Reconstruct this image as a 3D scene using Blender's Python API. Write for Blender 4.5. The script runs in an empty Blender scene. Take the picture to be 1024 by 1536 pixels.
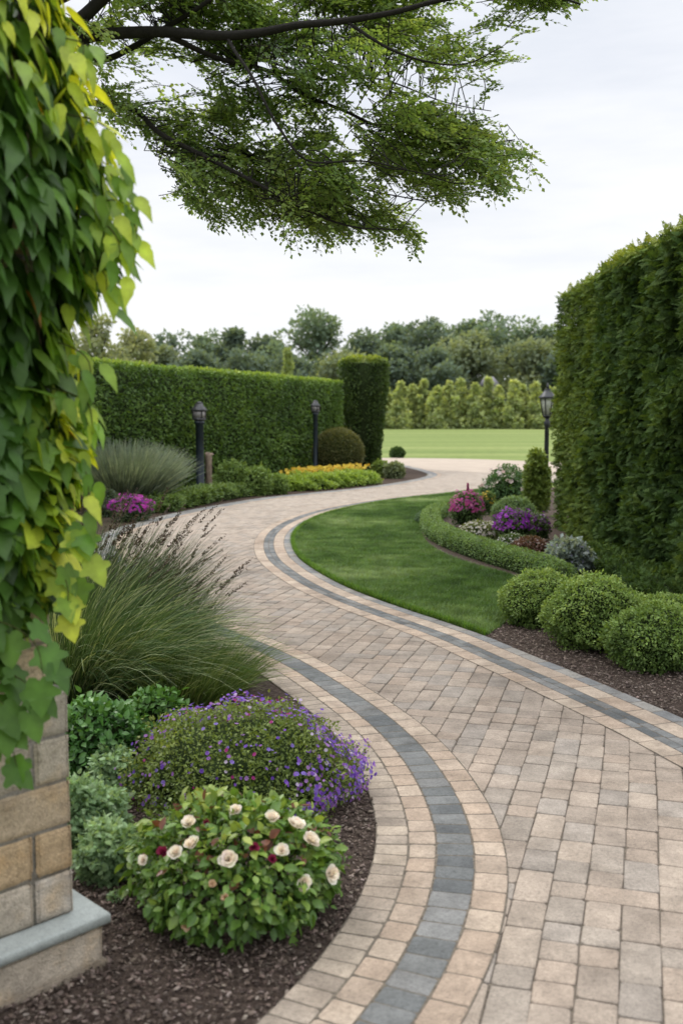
import bpy, math, random
import numpy as np
from mathutils import Vector

random.seed(7)
RNG = np.random.default_rng(11)
scene = bpy.context.scene
COL = scene.collection
PI = math.pi

# ------------------------------------------------------------------ camera model (also used to measure the place)
F, CX, CY, HORIZON, CAM_H = 1493.0, 512.0, 768.0, 625.0, 1.6
PITCH = math.atan((CY - HORIZON) / F)
CP, SP = math.cos(PITCH), math.sin(PITCH)

def ray(px, py):
    a, b = (px - CX) / F, (CY - py) / F
    return a, CP + b * SP, -SP + b * CP

def G(px, py, z=0.0):
    """photo point -> point of the ground (height z)"""
    dx, dy, dz = ray(px, py)
    t = (z - CAM_H) / dz
    return np.array([dx * t, dy * t, z])

def PT(px, py, Y):
    """photo point -> point at distance Y along the ground"""
    dx, dy, dz = ray(px, py)
    t = Y / dy
    return np.array([dx * t, Y, CAM_H + dz * t])

def XZ(px, py, Y):
    p = PT(px, py, Y)
    return p[0], p[2]

# ------------------------------------------------------------------ numpy helpers
def norm(v):
    return v / np.maximum(np.linalg.norm(v, axis=-1, keepdims=True), 1e-9)

def vnoise(p, freq=1.0, seed=0):
    """value noise in 0..1 at points p (n,3)"""
    q = np.asarray(p, float) * freq + seed * 17.31 + 1000.0
    i = np.floor(q).astype(np.int64)
    f = q - i
    f = f * f * (3 - 2 * f)
    out = np.zeros(len(q))
    for dx in (0, 1):
        for dy in (0, 1):
            for dz in (0, 1):
                h = (i[:, 0] + dx) * 374761393 + (i[:, 1] + dy) * 668265263 + (i[:, 2] + dz) * 1274126177 + seed * 974634777
                h = (h ^ (h >> 13)) * 1274126177 & 0x7fffffff
                h = (h ^ (h >> 16)) & 0xffff
                w = np.where(dx, f[:, 0], 1 - f[:, 0]) * np.where(dy, f[:, 1], 1 - f[:, 1]) * np.where(dz, f[:, 2], 1 - f[:, 2])
                out += w * (h / 65535.0)
    return out

def fbm(p, freq, seed=0):
    return (vnoise(p, freq, seed) * .55 + vnoise(p, freq * 2.1, seed + 1) * .3 + vnoise(p, freq * 4.3, seed + 2) * .15)

def spline(pts, step):
    """catmull-rom through pts (n,d), resampled at even spacing"""
    P = np.asarray(pts, float)
    P = np.vstack([2 * P[0] - P[1], P, 2 * P[-1] - P[-2]])
    out = []
    for k in range(1, len(P) - 2):
        t = np.linspace(0, 1, 40, endpoint=False)[:, None]
        a, b, c, d = P[k - 1], P[k], P[k + 1], P[k + 2]
        out.append(.5 * (2 * b + (c - a) * t + (2 * a - 5 * b + 4 * c - d) * t ** 2 + (3 * b - a - 3 * c + d) * t ** 3))
    out.append(P[-2][None])
    Q = np.vstack(out)
    s = np.concatenate([[0], np.cumsum(np.linalg.norm(np.diff(Q, axis=0), axis=1))])
    n = max(2, int(s[-1] / step) + 1)
    ss = np.linspace(0, s[-1], n)
    return np.stack([np.interp(ss, s, Q[:, i]) for i in range(Q.shape[1])], axis=1)

def smooth(C, k, it=1):
    for _ in range(it):
        E = np.vstack([np.repeat(C[:1], k, 0), C, np.repeat(C[-1:], k, 0)])
        ker = np.ones(2 * k + 1) / (2 * k + 1)
        S = np.stack([np.convolve(E[:, i], ker, 'valid') for i in range(C.shape[1])], axis=1)
        C = S
    return C

def inside(pts, poly):
    x, y = pts[:, 0], pts[:, 1]
    r = np.zeros(len(pts), bool)
    n = len(poly)
    j = n - 1
    for i in range(n):
        xi, yi = poly[i][0], poly[i][1]
        xj, yj = poly[j][0], poly[j][1]
        if yi != yj:
            c = ((yi > y) != (yj > y)) & (x < (xj - xi) * (y - yi) / (yj - yi) + xi)
            r ^= c
        j = i
    return r

# ------------------------------------------------------------------ mesh collector
class MB:
    def __init__(self):
        self.v, self.c, self.loops, self.sizes, self.n = [], [], [], [], 0

    def add(self, V, faces, col=(1, 1, 1)):
        """V (n,3); faces: list of tuples or (m,k) array; col: one colour or (n,3)"""
        V = np.asarray(V, float)
        c = np.asarray(col, float)
        if c.ndim == 1:
            c = np.repeat(c[None], len(V), 0)
        self.v.append(V); self.c.append(c)
        if isinstance(faces, np.ndarray):
            self.loops.append((faces + self.n).ravel())
            self.sizes.append(np.full(len(faces), faces.shape[1]))
        else:
            for f in faces:
                self.loops.append(np.asarray(f) + self.n)
                self.sizes.append(np.array([len(f)]))
        self.n += len(V)
        return self

    def instances(self, T, P, D, Nn, size, col, wid=None):
        """copies of template T at P, y axis along D, z axis near Nn"""
        tv, tf, tc = T
        N, k = len(P), len(tv)
        if N == 0:
            return self
        y = norm(D)
        z = norm(Nn - (Nn * y).sum(1, keepdims=True) * y)
        x = np.cross(y, z)
        s = np.broadcast_to(np.asarray(size, float), (N,))[:, None, None]
        w = s if wid is None else np.broadcast_to(np.asarray(wid, float), (N,))[:, None, None]
        V = P[:, None, :] + tv[None, :, 0:1] * w * x[:, None, :] + tv[None, :, 1:2] * s * y[:, None, :] + tv[None, :, 2:3] * s * z[:, None, :]
        C = np.asarray(col, float)
        if C.ndim == 1:
            C = np.repeat(C[None], N, 0)
        C = C[:, None, :] * tc[None, :, None]
        for k_face in sorted({len(f) for f in tf}):
            fa = np.array([f for f in tf if len(f) == k_face])
            fi = (np.arange(N) * k)[:, None, None] + fa[None]
            self.loops.append((fi.reshape(-1, k_face) + self.n).ravel())
            self.sizes.append(np.full(N * len(fa), k_face))
        self.v.append(V.reshape(-1, 3)); self.c.append(np.clip(C.reshape(-1, 3), 0, 1))
        self.n += N * k
        return self

    def tube(self, pts, rad, sides=6, col=(1, 1, 1), caps=True):
        P = np.asarray(pts, float)
        n = len(P)
        r = np.broadcast_to(np.asarray(rad, float), (n,))
        T = norm(np.gradient(P, axis=0))
        ref = np.where(np.abs(T[:, 2:3]) > .9, np.array([[1., 0, 0]]), np.array([[0, 0, 1.]]))
        A = norm(np.cross(T, ref)); B = np.cross(T, A)
        a = np.linspace(0, 2 * PI, sides, endpoint=False)
        V = P[:, None] + r[:, None, None] * (np.cos(a)[None, :, None] * A[:, None] + np.sin(a)[None, :, None] * B[:, None])
        i = np.arange(n - 1)[:, None] * sides
        j = np.arange(sides)[None]
        jn = (j + 1) % sides
        f = np.stack([i + j, i + sides + j, i + sides + jn, i + jn], axis=-1).reshape(-1, 4)
        V = V.reshape(-1, 3)
        self.add(V, f, col)
        if caps:
            off = self.n - len(V)
            for base in (0, (n - 1) * sides):
                self.loops.append(off + base + np.arange(sides)); self.sizes.append(np.array([sides]))
        return self

    def lathe(self, prof, centre, sides=24, col=(1, 1, 1), rot=0.0):
        """prof: list of (radius, z)"""
        a = np.linspace(0, 2 * PI, sides, endpoint=False) + rot
        V = np.array([[centre[0] + r * math.cos(t), centre[1] + r * math.sin(t), centre[2] + z] for r, z in prof for t in a])
        n = len(prof)
        f = [(i * sides + j, i * sides + (j + 1) % sides, (i + 1) * sides + (j + 1) % sides, (i + 1) * sides + j) for i in range(n - 1) for j in range(sides)]
        f.append(tuple(range(sides))[::-1]); f.append(tuple(range((n - 1) * sides, n * sides)))
        return self.add(V, f, col)

    def box(self, o, ax, ay, az, col=(1, 1, 1)):
        o, ax, ay, az = (np.asarray(q, float) for q in (o, ax, ay, az))
        V = [o, o + ax, o + ax + ay, o + ay, o + az, o + ax + az, o + ax + ay + az, o + ay + az]
        return self.add(V, [(0, 3, 2, 1), (4, 5, 6, 7), (0, 1, 5, 4), (1, 2, 6, 5), (2, 3, 7, 6), (3, 0, 4, 7)], col)

    def build(self, name, mat, parent=None, smooth_shade=False, loc=None):
        V = np.vstack(self.v); C = np.vstack(self.c)
        if parent is not None:
            V = V - np.array(parent.matrix_basis.translation)
        if loc is not None:
            V = V - np.asarray(loc)
        L = np.concatenate(self.loops).astype(np.int32); S = np.concatenate(self.sizes).astype(np.int32)
        me = bpy.data.meshes.new(name)
        me.vertices.add(len(V)); me.vertices.foreach_set('co', V.astype(np.float32).ravel())
        me.loops.add(len(L)); me.loops.foreach_set('vertex_index', L)
        me.polygons.add(len(S))
        me.polygons.foreach_set('loop_start', np.concatenate([[0], np.cumsum(S)[:-1]]).astype(np.int32))
        me.polygons.foreach_set('loop_total', S)
        if smooth_shade:
            me.polygons.foreach_set('use_smooth', np.ones(len(S), bool))
        me.update(calc_edges=True)
        at = me.color_attributes.new('Col', 'FLOAT_COLOR', 'POINT')
        at.data.foreach_set('color', np.hstack([C, np.ones((len(C), 1))]).astype(np.float32).ravel())
        me.materials.append(mat)
        o = bpy.data.objects.new(name, me)
        COL.objects.link(o)
        if loc is not None:
            o.location = loc
        if parent is not None:
            o.parent = parent
        return o

def thing(name, loc, label, cat, group=None):
    o = bpy.data.objects.new(name, None)
    o.empty_display_size = .1
    COL.objects.link(o)
    o.location = [float(q) for q in loc]
    o['label'] = label; o['category'] = cat
    if group:
        o['group'] = group
    return o

def kind(o, k):
    o['kind'] = k
    return o

# ------------------------------------------------------------------ leaf templates: verts (x width, y along, z up), faces, shade per vertex
def T(v, f, c=None):
    v = np.array(v, float)
    return v, f, (np.ones(len(v)) if c is None else np.array(c, float))

T_DIAMOND = T([(0, 0, 0), (.3, .45, .07), (0, 1, -.05), (-.3, .45, .07)], [(0, 1, 2), (0, 2, 3)])
T_OVAL = T([(0, 0, 0), (.2, .18, .05), (.32, .45, .06), (.2, .75, .03), (0, 1, -.1), (-.2, .75, .03), (-.32, .45, .06), (-.2, .18, .05), (0, .45, -.03)],
           [(0, 1, 8), (1, 2, 8), (2, 3, 8), (3, 4, 8), (4, 5, 8), (5, 6, 8), (6, 7, 8), (7, 0, 8)], [.9, 1, 1, 1, 1, 1, 1, 1, 1.12])

def seam(f):
    return [(f[i][1], f[(i + 1) % len(f)][2], f[i][2]) for i in range(len(f)) if f[i][2] != f[(i + 1) % len(f)][2]]

def lobed_leaf(lobe):
    half = [(.10, -.10), (.30, -.12), (.40, .02), (.40, .18), (.52 + .14 * lobe, .30), (.50 + .16 * lobe, .44), (.40 - .06 * lobe, .52 - .02 * lobe), (.345 - .03 * lobe, .60), (.22, .80), (.08, .97)]
    pts = [(0, 0)] + half + [(0, 1.08)] + [(-x, y) for x, y in half[::-1]]
    v = [(x, y, -.22 * x * x - .14 * max(0, y - .45) ** 2 + .06 * abs(x)) for x, y in pts]
    n = len(v)
    mid = [(0, .22, -.015), (0, .5, -.01), (0, .78, -.05)]
    v += mid
    m0, m1, m2 = n, n + 1, n + 2
    f = []
    for k in range(n):
        a, b = k, (k + 1) % n
        y = .5 * (pts[a][1] + pts[b][1])
        f.append((a, b, m0 if y < .33 else m1 if y < .66 else m2))
    f += seam(f)
    c = [1.0] * n + [1.18, 1.18, 1.14]
    return T(v, f, c)

def ovate_leaf():
    half = [(.09, -.02), (.22, .07), (.30, .20), (.33, .36), (.27, .42), (.26, .60), (.14, .82)]
    pts = [(0, 0)] + half + [(0, 1.16)] + [(-x, y) for x, y in half[::-1]]
    v = [(x, y, -.25 * x * x - .22 * max(0, y - .4) ** 2 + .16 * abs(x)) for x, y in pts]
    n = len(v)
    v += [(0, .2, -.02), (0, .45, -.02), (0, .75, -.05)]
    f = []
    for k in range(n):
        a, b = k, (k + 1) % n
        y = .5 * (pts[a][1] + pts[b][1])
        f.append((a, b, n if y < .3 else n + 1 if y < .62 else n + 2))
    f += seam(f)
    return T(v, f, [1.0] * n + [1.15, 1.15, 1.1])

T_IVY = lobed_leaf(.75)
T_VINE = ovate_leaf()

def spray_template(pairs=4):
    v, f = [], []
    def leaf(x, y, ax, ay, l, w, z):
        k = len(v)
        px, py = -ay, ax
        v.extend([(x, y, z), (x + ax * l * .5 + px * w, y + ay * l * .5 + py * w, z - .01), (x + ax * l, y + ay * l, z - .05), (x + ax * l * .5 - px * w, y + ay * l * .5 - py * w, z - .01)])
        f.append((k, k + 1, k + 2)); f.append((k, k + 2, k + 3))
    for i in range(pairs):
        y = .08 + .75 * i / pairs
        l = .42 * (1 - .55 * i / pairs)
        for s in (-1, 1):
            leaf(s * .01, y, s * .72, .69, l, .075, -.05 * i / pairs)
    leaf(0, 0, 0, 1, .7, .05, 0)
    leaf(0, .6, 0, 1, .4, .075, -.05)
    return T(v, f)
T_SPRAY = spray_template()

def blossom_template(n, cup=.25, notch=.32):
    v, f, c = [(0, 0, .02)], [], [.7]
    for i in range(n):
        a = 2 * PI * i / n
        w = PI / n * .95
        k = len(v)
        v += [(notch * math.cos(a - w) * .6, notch * math.sin(a - w) * .6, .03), (.75 * math.cos(a - w), .75 * math.sin(a - w), cup * .7), (math.cos(a), math.sin(a), cup), (.75 * math.cos(a + w), .75 * math.sin(a + w), cup * .7)]
        c += [.8, 1, 1.1, 1]
        f += [(0, k, k + 1), (0, k + 1, k + 2), (0, k + 2, k + 3)]
    return T(v, f, c)
T_BLOSSOM = blossom_template(7)
T_FLORET = blossom_template(5, .2)

# ------------------------------------------------------------------ materials
def new_mat(name):
    m = bpy.data.materials.new(name)
    m.use_nodes = True
    nt = m.node_tree
    for n in list(nt.nodes):
        nt.nodes.remove(n)
    return m, nt, nt.nodes.new('ShaderNodeOutputMaterial')

def nd(nt, typ, **kw):
    n = nt.nodes.new(typ)
    for k, v in kw.items():
        if k.startswith('i_'):
            n.inputs[k[2:].replace('_', ' ')].default_value = v
        else:
            setattr(n, k, v)
    return n

def noise_node(nt, scale, detail=4, rough=.55, coord=None, vec_scale=None):
    n = nd(nt, 'ShaderNodeTexNoise')
    n.inputs['Scale'].default_value = scale
    n.inputs['Detail'].default_value = detail
    n.inputs['Roughness'].default_value = rough
    g = nd(nt, 'ShaderNodeNewGeometry') if coord is None else None
    src = g.outputs['Position'] if coord is None else coord
    if vec_scale:
        mp = nd(nt, 'ShaderNodeMapping')
        mp.inputs['Scale'].default_value = vec_scale
        nt.links.new(src, mp.inputs['Vector'])
        src = mp.outputs['Vector']
    nt.links.new(src, n.inputs['Vector'])
    return n

def ramp(nt, src, stops):
    r = nd(nt, 'ShaderNodeValToRGB')
    e = r.color_ramp.elements
    while len(e) > 1:
        e.remove(e[-1])
    e[0].position = stops[0][0]; e[0].color = (*stops[0][1], 1)
    for p, c in stops[1:]:
        x = e.new(p); x.color = (*c, 1)
    nt.links.new(src, r.inputs['Fac'])
    return r

def mixc(nt, a, b, fac=1.0, blend='MULTIPLY'):
    m = nd(nt, 'ShaderNodeMix', data_type='RGBA', blend_type=blend)
    if isinstance(fac, (int, float)):
        m.inputs['Factor'].default_value = fac
    else:
        nt.links.new(fac, m.inputs['Factor'])
    for s, i in ((a, 6), (b, 7)):
        if isinstance(s, tuple):
            m.inputs[i].default_value = (*s, 1)
        else:
            nt.links.new(s, m.inputs[i])
    return m.outputs[2]

def leaf_mat(name, rough=.5, spec=.35, trans=.36, mott=.35, mscale=40, gain=1.82, haze=0.0, tint=(1.25, 1.15, .5)):
    m, nt, out = new_mat(name)
    at = nd(nt, 'ShaderNodeAttribute', attribute_name='Col')
    no = noise_node(nt, mscale, 3)
    rp = ramp(nt, no.outputs['Fac'], [(.3, (1 - mott,) * 3), (.7, (1 + mott * .6,) * 3)])
    c = mixc(nt, at.outputs['Color'], rp.outputs['Color'])
    c = mixc(nt, c, (gain,) * 3)
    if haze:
        c = mixc(nt, c, (.27, .32, .31), haze, 'MIX')  # pale distance haze mixed into the leaf colour
    p = nd(nt, 'ShaderNodeBsdfPrincipled')
    p.inputs['Roughness'].default_value = rough
    p.inputs['Specular IOR Level'].default_value = spec
    nt.links.new(c, p.inputs['Base Color'])
    t = nd(nt, 'ShaderNodeBsdfTranslucent')
    ct = mixc(nt, c, tint)
    nt.links.new(ct, t.inputs['Color'])
    mx = nd(nt, 'ShaderNodeMixShader')
    mx.inputs[0].default_value = trans
    nt.links.new(p.outputs[0], mx.inputs[1]); nt.links.new(t.outputs[0], mx.inputs[2])
    nt.links.new(mx.outputs[0], out.inputs['Surface'])
    return m

def stone_mat(name, rough=.85, scale=1.0, contrast=.35, bump=.4, bdist=.004, stain=None):
    m, nt, out = new_mat(name)
    at = nd(nt, 'ShaderNodeAttribute', attribute_name='Col')
    n1 = noise_node(nt, 9 * scale, 6, .6)
    n2 = noise_node(nt, 70 * scale, 5, .7)
    n3 = noise_node(nt, 260 * scale, 2, .6)
    r1 = ramp(nt, n1.outputs['Fac'], [(.3, (1 - contrast * .7,) * 3), (.7, (1 + contrast * .5,) * 3)])
    r2 = ramp(nt, n2.outputs['Fac'], [(.25, (1 - contrast,) * 3), (.5, (1, 1, 1)), (.75, (1 + contrast * .5,) * 3)])
    r3 = ramp(nt, n3.outputs['Fac'], [(.3, (1 - contrast * .8,) * 3), (.7, (1 + contrast * .4,) * 3)])
    c = mixc(nt, mixc(nt, mixc(nt, at.outputs['Color'], r1.outputs['Color']), r2.outputs['Color']), r3.outputs['Color'])
    if stain:
        ns = noise_node(nt, stain[0], 4, .6)
        rs = ramp(nt, ns.outputs['Fac'], [(.5, (0, 0, 0)), (.72, (1, 1, 1))])
        c = mixc(nt, c, stain[1], rs.outputs['Color'], 'MULTIPLY')
    p = nd(nt, 'ShaderNodeBsdfPrincipled')
    p.inputs['Roughness'].default_value = rough
    p.inputs['Specular IOR Level'].default_value = .25
    nt.links.new(c, p.inputs['Base Color'])
    b = nd(nt, 'ShaderNodeBump')
    b.inputs['Strength'].default_value = bump
    b.inputs['Distance'].default_value = bdist
    ad = nd(nt, 'ShaderNodeMath', operation='ADD')
    nt.links.new(n2.outputs['Fac'], ad.inputs[0]); nt.links.new(n3.outputs['Fac'], ad.inputs[1])
    nt.links.new(ad.outputs[0], b.inputs['Height'])
    nt.links.new(b.outputs[0], p.inputs['Normal'])
    nt.links.new(p.outputs[0], out.inputs['Surface'])
    return m

def ground_mat(name, stops, scale, detail=6, vec_scale=None, fine=None, bump=.5, bdist=.02, rough=.9):
    m, nt, out = new_mat(name)
    n = noise_node(nt, scale, detail, .6, vec_scale=vec_scale)
    c = ramp(nt, n.outputs['Fac'], stops).outputs['Color']
    p = nd(nt, 'ShaderNodeBsdfPrincipled')
    p.inputs['Roughness'].default_value = rough
    p.inputs['Specular IOR Level'].default_value = .15
    if fine:
        n2 = noise_node(nt, fine[0], 4, .7)
        r2 = ramp(nt, n2.outputs['Fac'], [(.3, (1 - fine[1],) * 3), (.7, (1 + fine[1],) * 3)])
        c = mixc(nt, c, r2.outputs['Color'])
        b = nd(nt, 'ShaderNodeBump')
        b.inputs['Strength'].default_value = bump; b.inputs['Distance'].default_value = bdist
        nt.links.new(n2.outputs['Fac'], b.inputs['Height']); nt.links.new(b.outputs[0], p.inputs['Normal'])
    nt.links.new(c, p.inputs['Base Color'])
    nt.links.new(p.outputs[0], out.inputs['Surface'])
    return m

def plain_mat(name, col, rough=.6, spec=.4, metal=0.0, var=.25, scale=12, vec_scale=None, trans=0.0):
    m, nt, out = new_mat(name)
    n = noise_node(nt, scale, 5, .6, vec_scale=vec_scale)
    r = ramp(nt, n.outputs['Fac'], [(.3, tuple(q * (1 - var) for q in col)), (.7, tuple(min(1, q * (1 + var)) for q in col))])
    p = nd(nt, 'ShaderNodeBsdfPrincipled')
    p.inputs['Roughness'].default_value = rough; p.inputs['Specular IOR Level'].default_value = spec; p.inputs['Metallic'].default_value = metal
    nt.links.new(r.outputs['Color'], p.inputs['Base Color'])
    if trans:
        p.inputs['Transmission Weight'].default_value = trans
    nt.links.new(p.outputs[0], out.inputs['Surface'])
    return m

M_LEAF = leaf_mat('leaf')
M_SOFT = leaf_mat('soft_leaf', rough=.75, spec=.12, trans=.3, mott=.35, mscale=30, gain=1.45)
M_GLOSSY = leaf_mat('glossy_leaf', rough=.38, spec=.5, trans=.28, mott=.25, mscale=60, gain=1.4)
M_VINE = leaf_mat('vine_leaf', rough=.42, spec=.45, trans=.45, mott=.22, mscale=25, gain=1.5)
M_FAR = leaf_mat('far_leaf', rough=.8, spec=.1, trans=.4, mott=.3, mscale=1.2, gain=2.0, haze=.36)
M_PETAL = leaf_mat('petal', rough=.6, spec=.2, trans=.4, mott=.12, mscale=90, gain=1.06, tint=(1.05, 1.0, .95))
M_BLADE = leaf_mat('grass_blade', rough=.5, spec=.25, trans=.4, mott=.35, mscale=6, gain=1.3)
M_CORE = plain_mat('inner_shade', (.024, .036, .013), .95, .05, var=.5, scale=15)  # dark fill colour standing in for shade within foliage
M_BARK = stone_mat('bark', .95, 1.6, .5, .9, .01)
M_PAVER = stone_mat('paver', .82, 1.0, .36, .7, .004, stain=(2.4, (.74, .72, .70)))
M_STONE = stone_mat('wall_stone', .85, .8, .34, .9, .008, stain=(7.0, (1.0, .88, .72)))
M_SLATE = stone_mat('ledge_stone', .7, .7, .2, .4, .003, stain=(5.0, (.80, .78, .72)))
M_SAND = plain_mat('joint_sand', (.135, .115, .092), .95, .1, var=.45, scale=60)
M_ROAD = ground_mat('road', [(.3, (.37, .31, .255)), (.7, (.45, .38, .31))], 1.2, fine=(40, .12), bump=.2, bdist=.004)
M_MULCH = ground_mat('mulch', [(.3, (.055, .04, .032)), (.5, (.105, .077, .062)), (.7, (.17, .13, .105))], 38, fine=(120, .5), bump=1.0, bdist=.03)
M_CHIP = stone_mat('mulch_chip', .95, 1.4, .4, .4, .004)
M_SOIL = ground_mat('soil', [(.3, (.03, .02, .014)), (.7, (.08, .055, .04))], 14, fine=(60, .4))
M_TURF = ground_mat('turf', [(.3, (.03, .075, .014)), (.7, (.065, .135, .03))], 3, fine=(160, .4), bdist=.01)
M_GROUND = ground_mat('meadow', [(.30, (.10, .15, .038)), (.46, (.155, .205, .056)), (.56, (.19, .235, .07)), (.72, (.27, .30, .11))], .12, 7, vec_scale=(.12, 1.5, 1), fine=(2.2, .2), bump=.2, bdist=.02)
M_BLACK = plain_mat('black_paint', (.013, .016, .02), .45, .5, var=.3, scale=30)
M_DARKMETAL = plain_mat('weathered_metal', (.075, .075, .08), .5, .5, .4, var=.4, scale=20)
M_NAVY = plain_mat('dark_blue_paint', (.018, .028, .038), .5, .45, var=.35, scale=9)
M_FROST = plain_mat('frosted_glass', (.42, .45, .36), .25, .6, var=.12, scale=5, trans=.25)
M_SMOKE = plain_mat('smoked_glass', (.25, .235, .23), .2, .6, var=.2, scale=8)
M_WOOD = plain_mat('weathered_wood', (.26, .2, .15), .9, .2, var=.5, scale=18, vec_scale=(1, 1, .25))
M_ROOF = plain_mat('roof_shingle', (.24, .23, .26), .9, .2, var=.15, scale=3)
M_WALL = plain_mat('house_wall', (.3, .28, .28), .9, .2, var=.1, scale=3)
M_PANE = plain_mat('window_pane', (.04, .05, .06), .15, .6, var=.2, scale=3)

def col_pick(n, stops, t=None):
    """colours along a list of colours at t in 0..1 (random when None) with small jitter"""
    t = RNG.random(n) if t is None else np.clip(t, 0, 1)
    S = np.array(stops, float)
    x = t * (len(S) - 1)
    c = np.stack([np.interp(x, np.arange(len(S)), S[:, k]) for k in range(3)], axis=1)
    return c * (1 + .22 * (RNG.random((n, 1)) - .5)) * (1 + .08 * (RNG.random((n, 3)) - .5))

# ------------------------------------------------------------------ curves of the drive (outer edges of its two borders)
def curve(px, step=.02, k=6, it=3):
    return smooth(spline([G(*q)[:2] for q in px], step), k, it)

CL_NEAR = curve([(-234, 2616), (80, 1960), (205, 1745), (300, 1615), (385, 1536), (440, 1483), (500, 1410), (543, 1340), (563, 1275), (564, 1235), (553, 1190), (530, 1140), (492, 1092), (440, 1048), (385, 1008), (335, 980), (270, 950), (212, 915), (170, 880), (150, 848)])
CL_FAR = curve([(150, 848), (141, 828), (141, 812), (160, 798), (200, 785), (260, 770), (330, 757), (400, 746), (480, 738), (550, 730.5), (600, 723), (632, 716.5), (641, 711.5), (628, 706), (600, 699), (575, 694), (545, 691)], .03)
CR = curve([(2714, 1820), (1700, 1380), (1290, 1200), (1180, 1150), (1100, 1113), (1024, 1078), (947, 1045), (862, 1009), (792, 981), (727, 954), (660, 931), (585, 906), (520, 881), (475, 857), (447, 836), (437, 815), (442, 798), (462, 783), (500, 768.5), (560, 756), (620, 747.5), (687, 740), (760, 731), (840, 722), (920, 716)], .02)

def offset(C, d):
    t = norm(np.gradient(C, axis=0))
    n = np.stack([-t[:, 1], t[:, 0]], axis=1)
    return C + n * d

# CL runs away from the camera: the drive is on its right (-normal); CR runs away too: the drive is on its left (+normal)
CL = np.vstack([CL_NEAR, CL_FAR[1:]])
L_MID = np.vstack([offset(CL_NEAR, -.2), offset(CL_FAR, -.16)])
R_MID = offset(CR, .2)
FIELD = np.vstack([L_MID[::4], [G(300, 689)[:2]], [G(300, 685.5)[:2]], [G(580, 687)[:2]], [G(700, 688.5)[:2]], [G(800, 692)[:2]], [G(960, 697)[:2]], R_MID[::-4]])

# ------------------------------------------------------------------ pavers
def pavers(mb, Q, cols, top=0.0, depth=.03, bevel=.0034, corner=.0085, jz=.0014):
    """Q (N,4,2) corner quads (counter-clockwise) -> bevelled tumbled blocks"""
    N = len(Q)
    nxt = np.roll(Q, -1, axis=1); prv = np.roll(Q, 1, axis=1)
    r = corner * (.5 + RNG.random((N, 4, 1)))
    a = Q + norm(prv - Q) * r
    b = Q + norm(nxt - Q) * r
    O = np.stack([a, b], axis=2).reshape(N, 8, 2)
    O = O + (RNG.random(O.shape) - .5) * .004
    c = O.mean(axis=1, keepdims=True)
    dist = np.linalg.norm(O - c, axis=2, keepdims=True)
    I = c + (O - c) * (1 - bevel * 1.2 / dist)
    I2 = c + (O - c) * (1 - bevel * 2.6 / dist)
    z = top + (RNG.random((N, 1)) - .5) * 2 * jz
    tilt = (RNG.random((N, 1, 2)) - .5) * .014
    zt = z + ((I2 - c) * tilt).sum(2)
    zi = z + ((I - c) * tilt).sum(2) - bevel * .28
    zo = z + ((O - c) * tilt).sum(2) - bevel
    V = np.concatenate([np.dstack([I2, zt]), np.dstack([I, zi]), np.dstack([O, zo]), np.dstack([O, np.broadcast_to(z - depth, (N, 8))])], axis=1)
    k = 32
    base = (np.arange(N) * k)[:, None]
    j = np.arange(8); jn = (j + 1) % 8
    sides = np.concatenate([np.stack([j + 8 * l, j + 8 * (l + 1), jn + 8 * (l + 1), jn + 8 * l], axis=1) for l in range(3)])
    sides = (base[:, :, None] + sides[None]).reshape(-1, 4)
    tops = base + np.arange(8)[None]
    C = np.repeat(cols[:, None, :], k, axis=1)
    C[:, 16:, :] *= .68
    C[:, 8:16, :] *= .92
    V = V.reshape(-1, 3)
    mb.add(V, sides, C.reshape(-1, 3))
    mb.loops.append((tops + mb.n - len(V)).ravel()); mb.sizes.append(np.full(N, 8))

AZ = math.radians(16.4)
U = np.array([math.sin(AZ), math.cos(AZ)]); Vv = np.array([math.cos(AZ), -math.sin(AZ)])
FIELD_COL = [(.315, .255, .205), (.39, .315, .25), (.35, .285, .23), (.31, .275, .235), (.41, .335, .265), (.28, .26, .238), (.385, .295, .225)]

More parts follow.
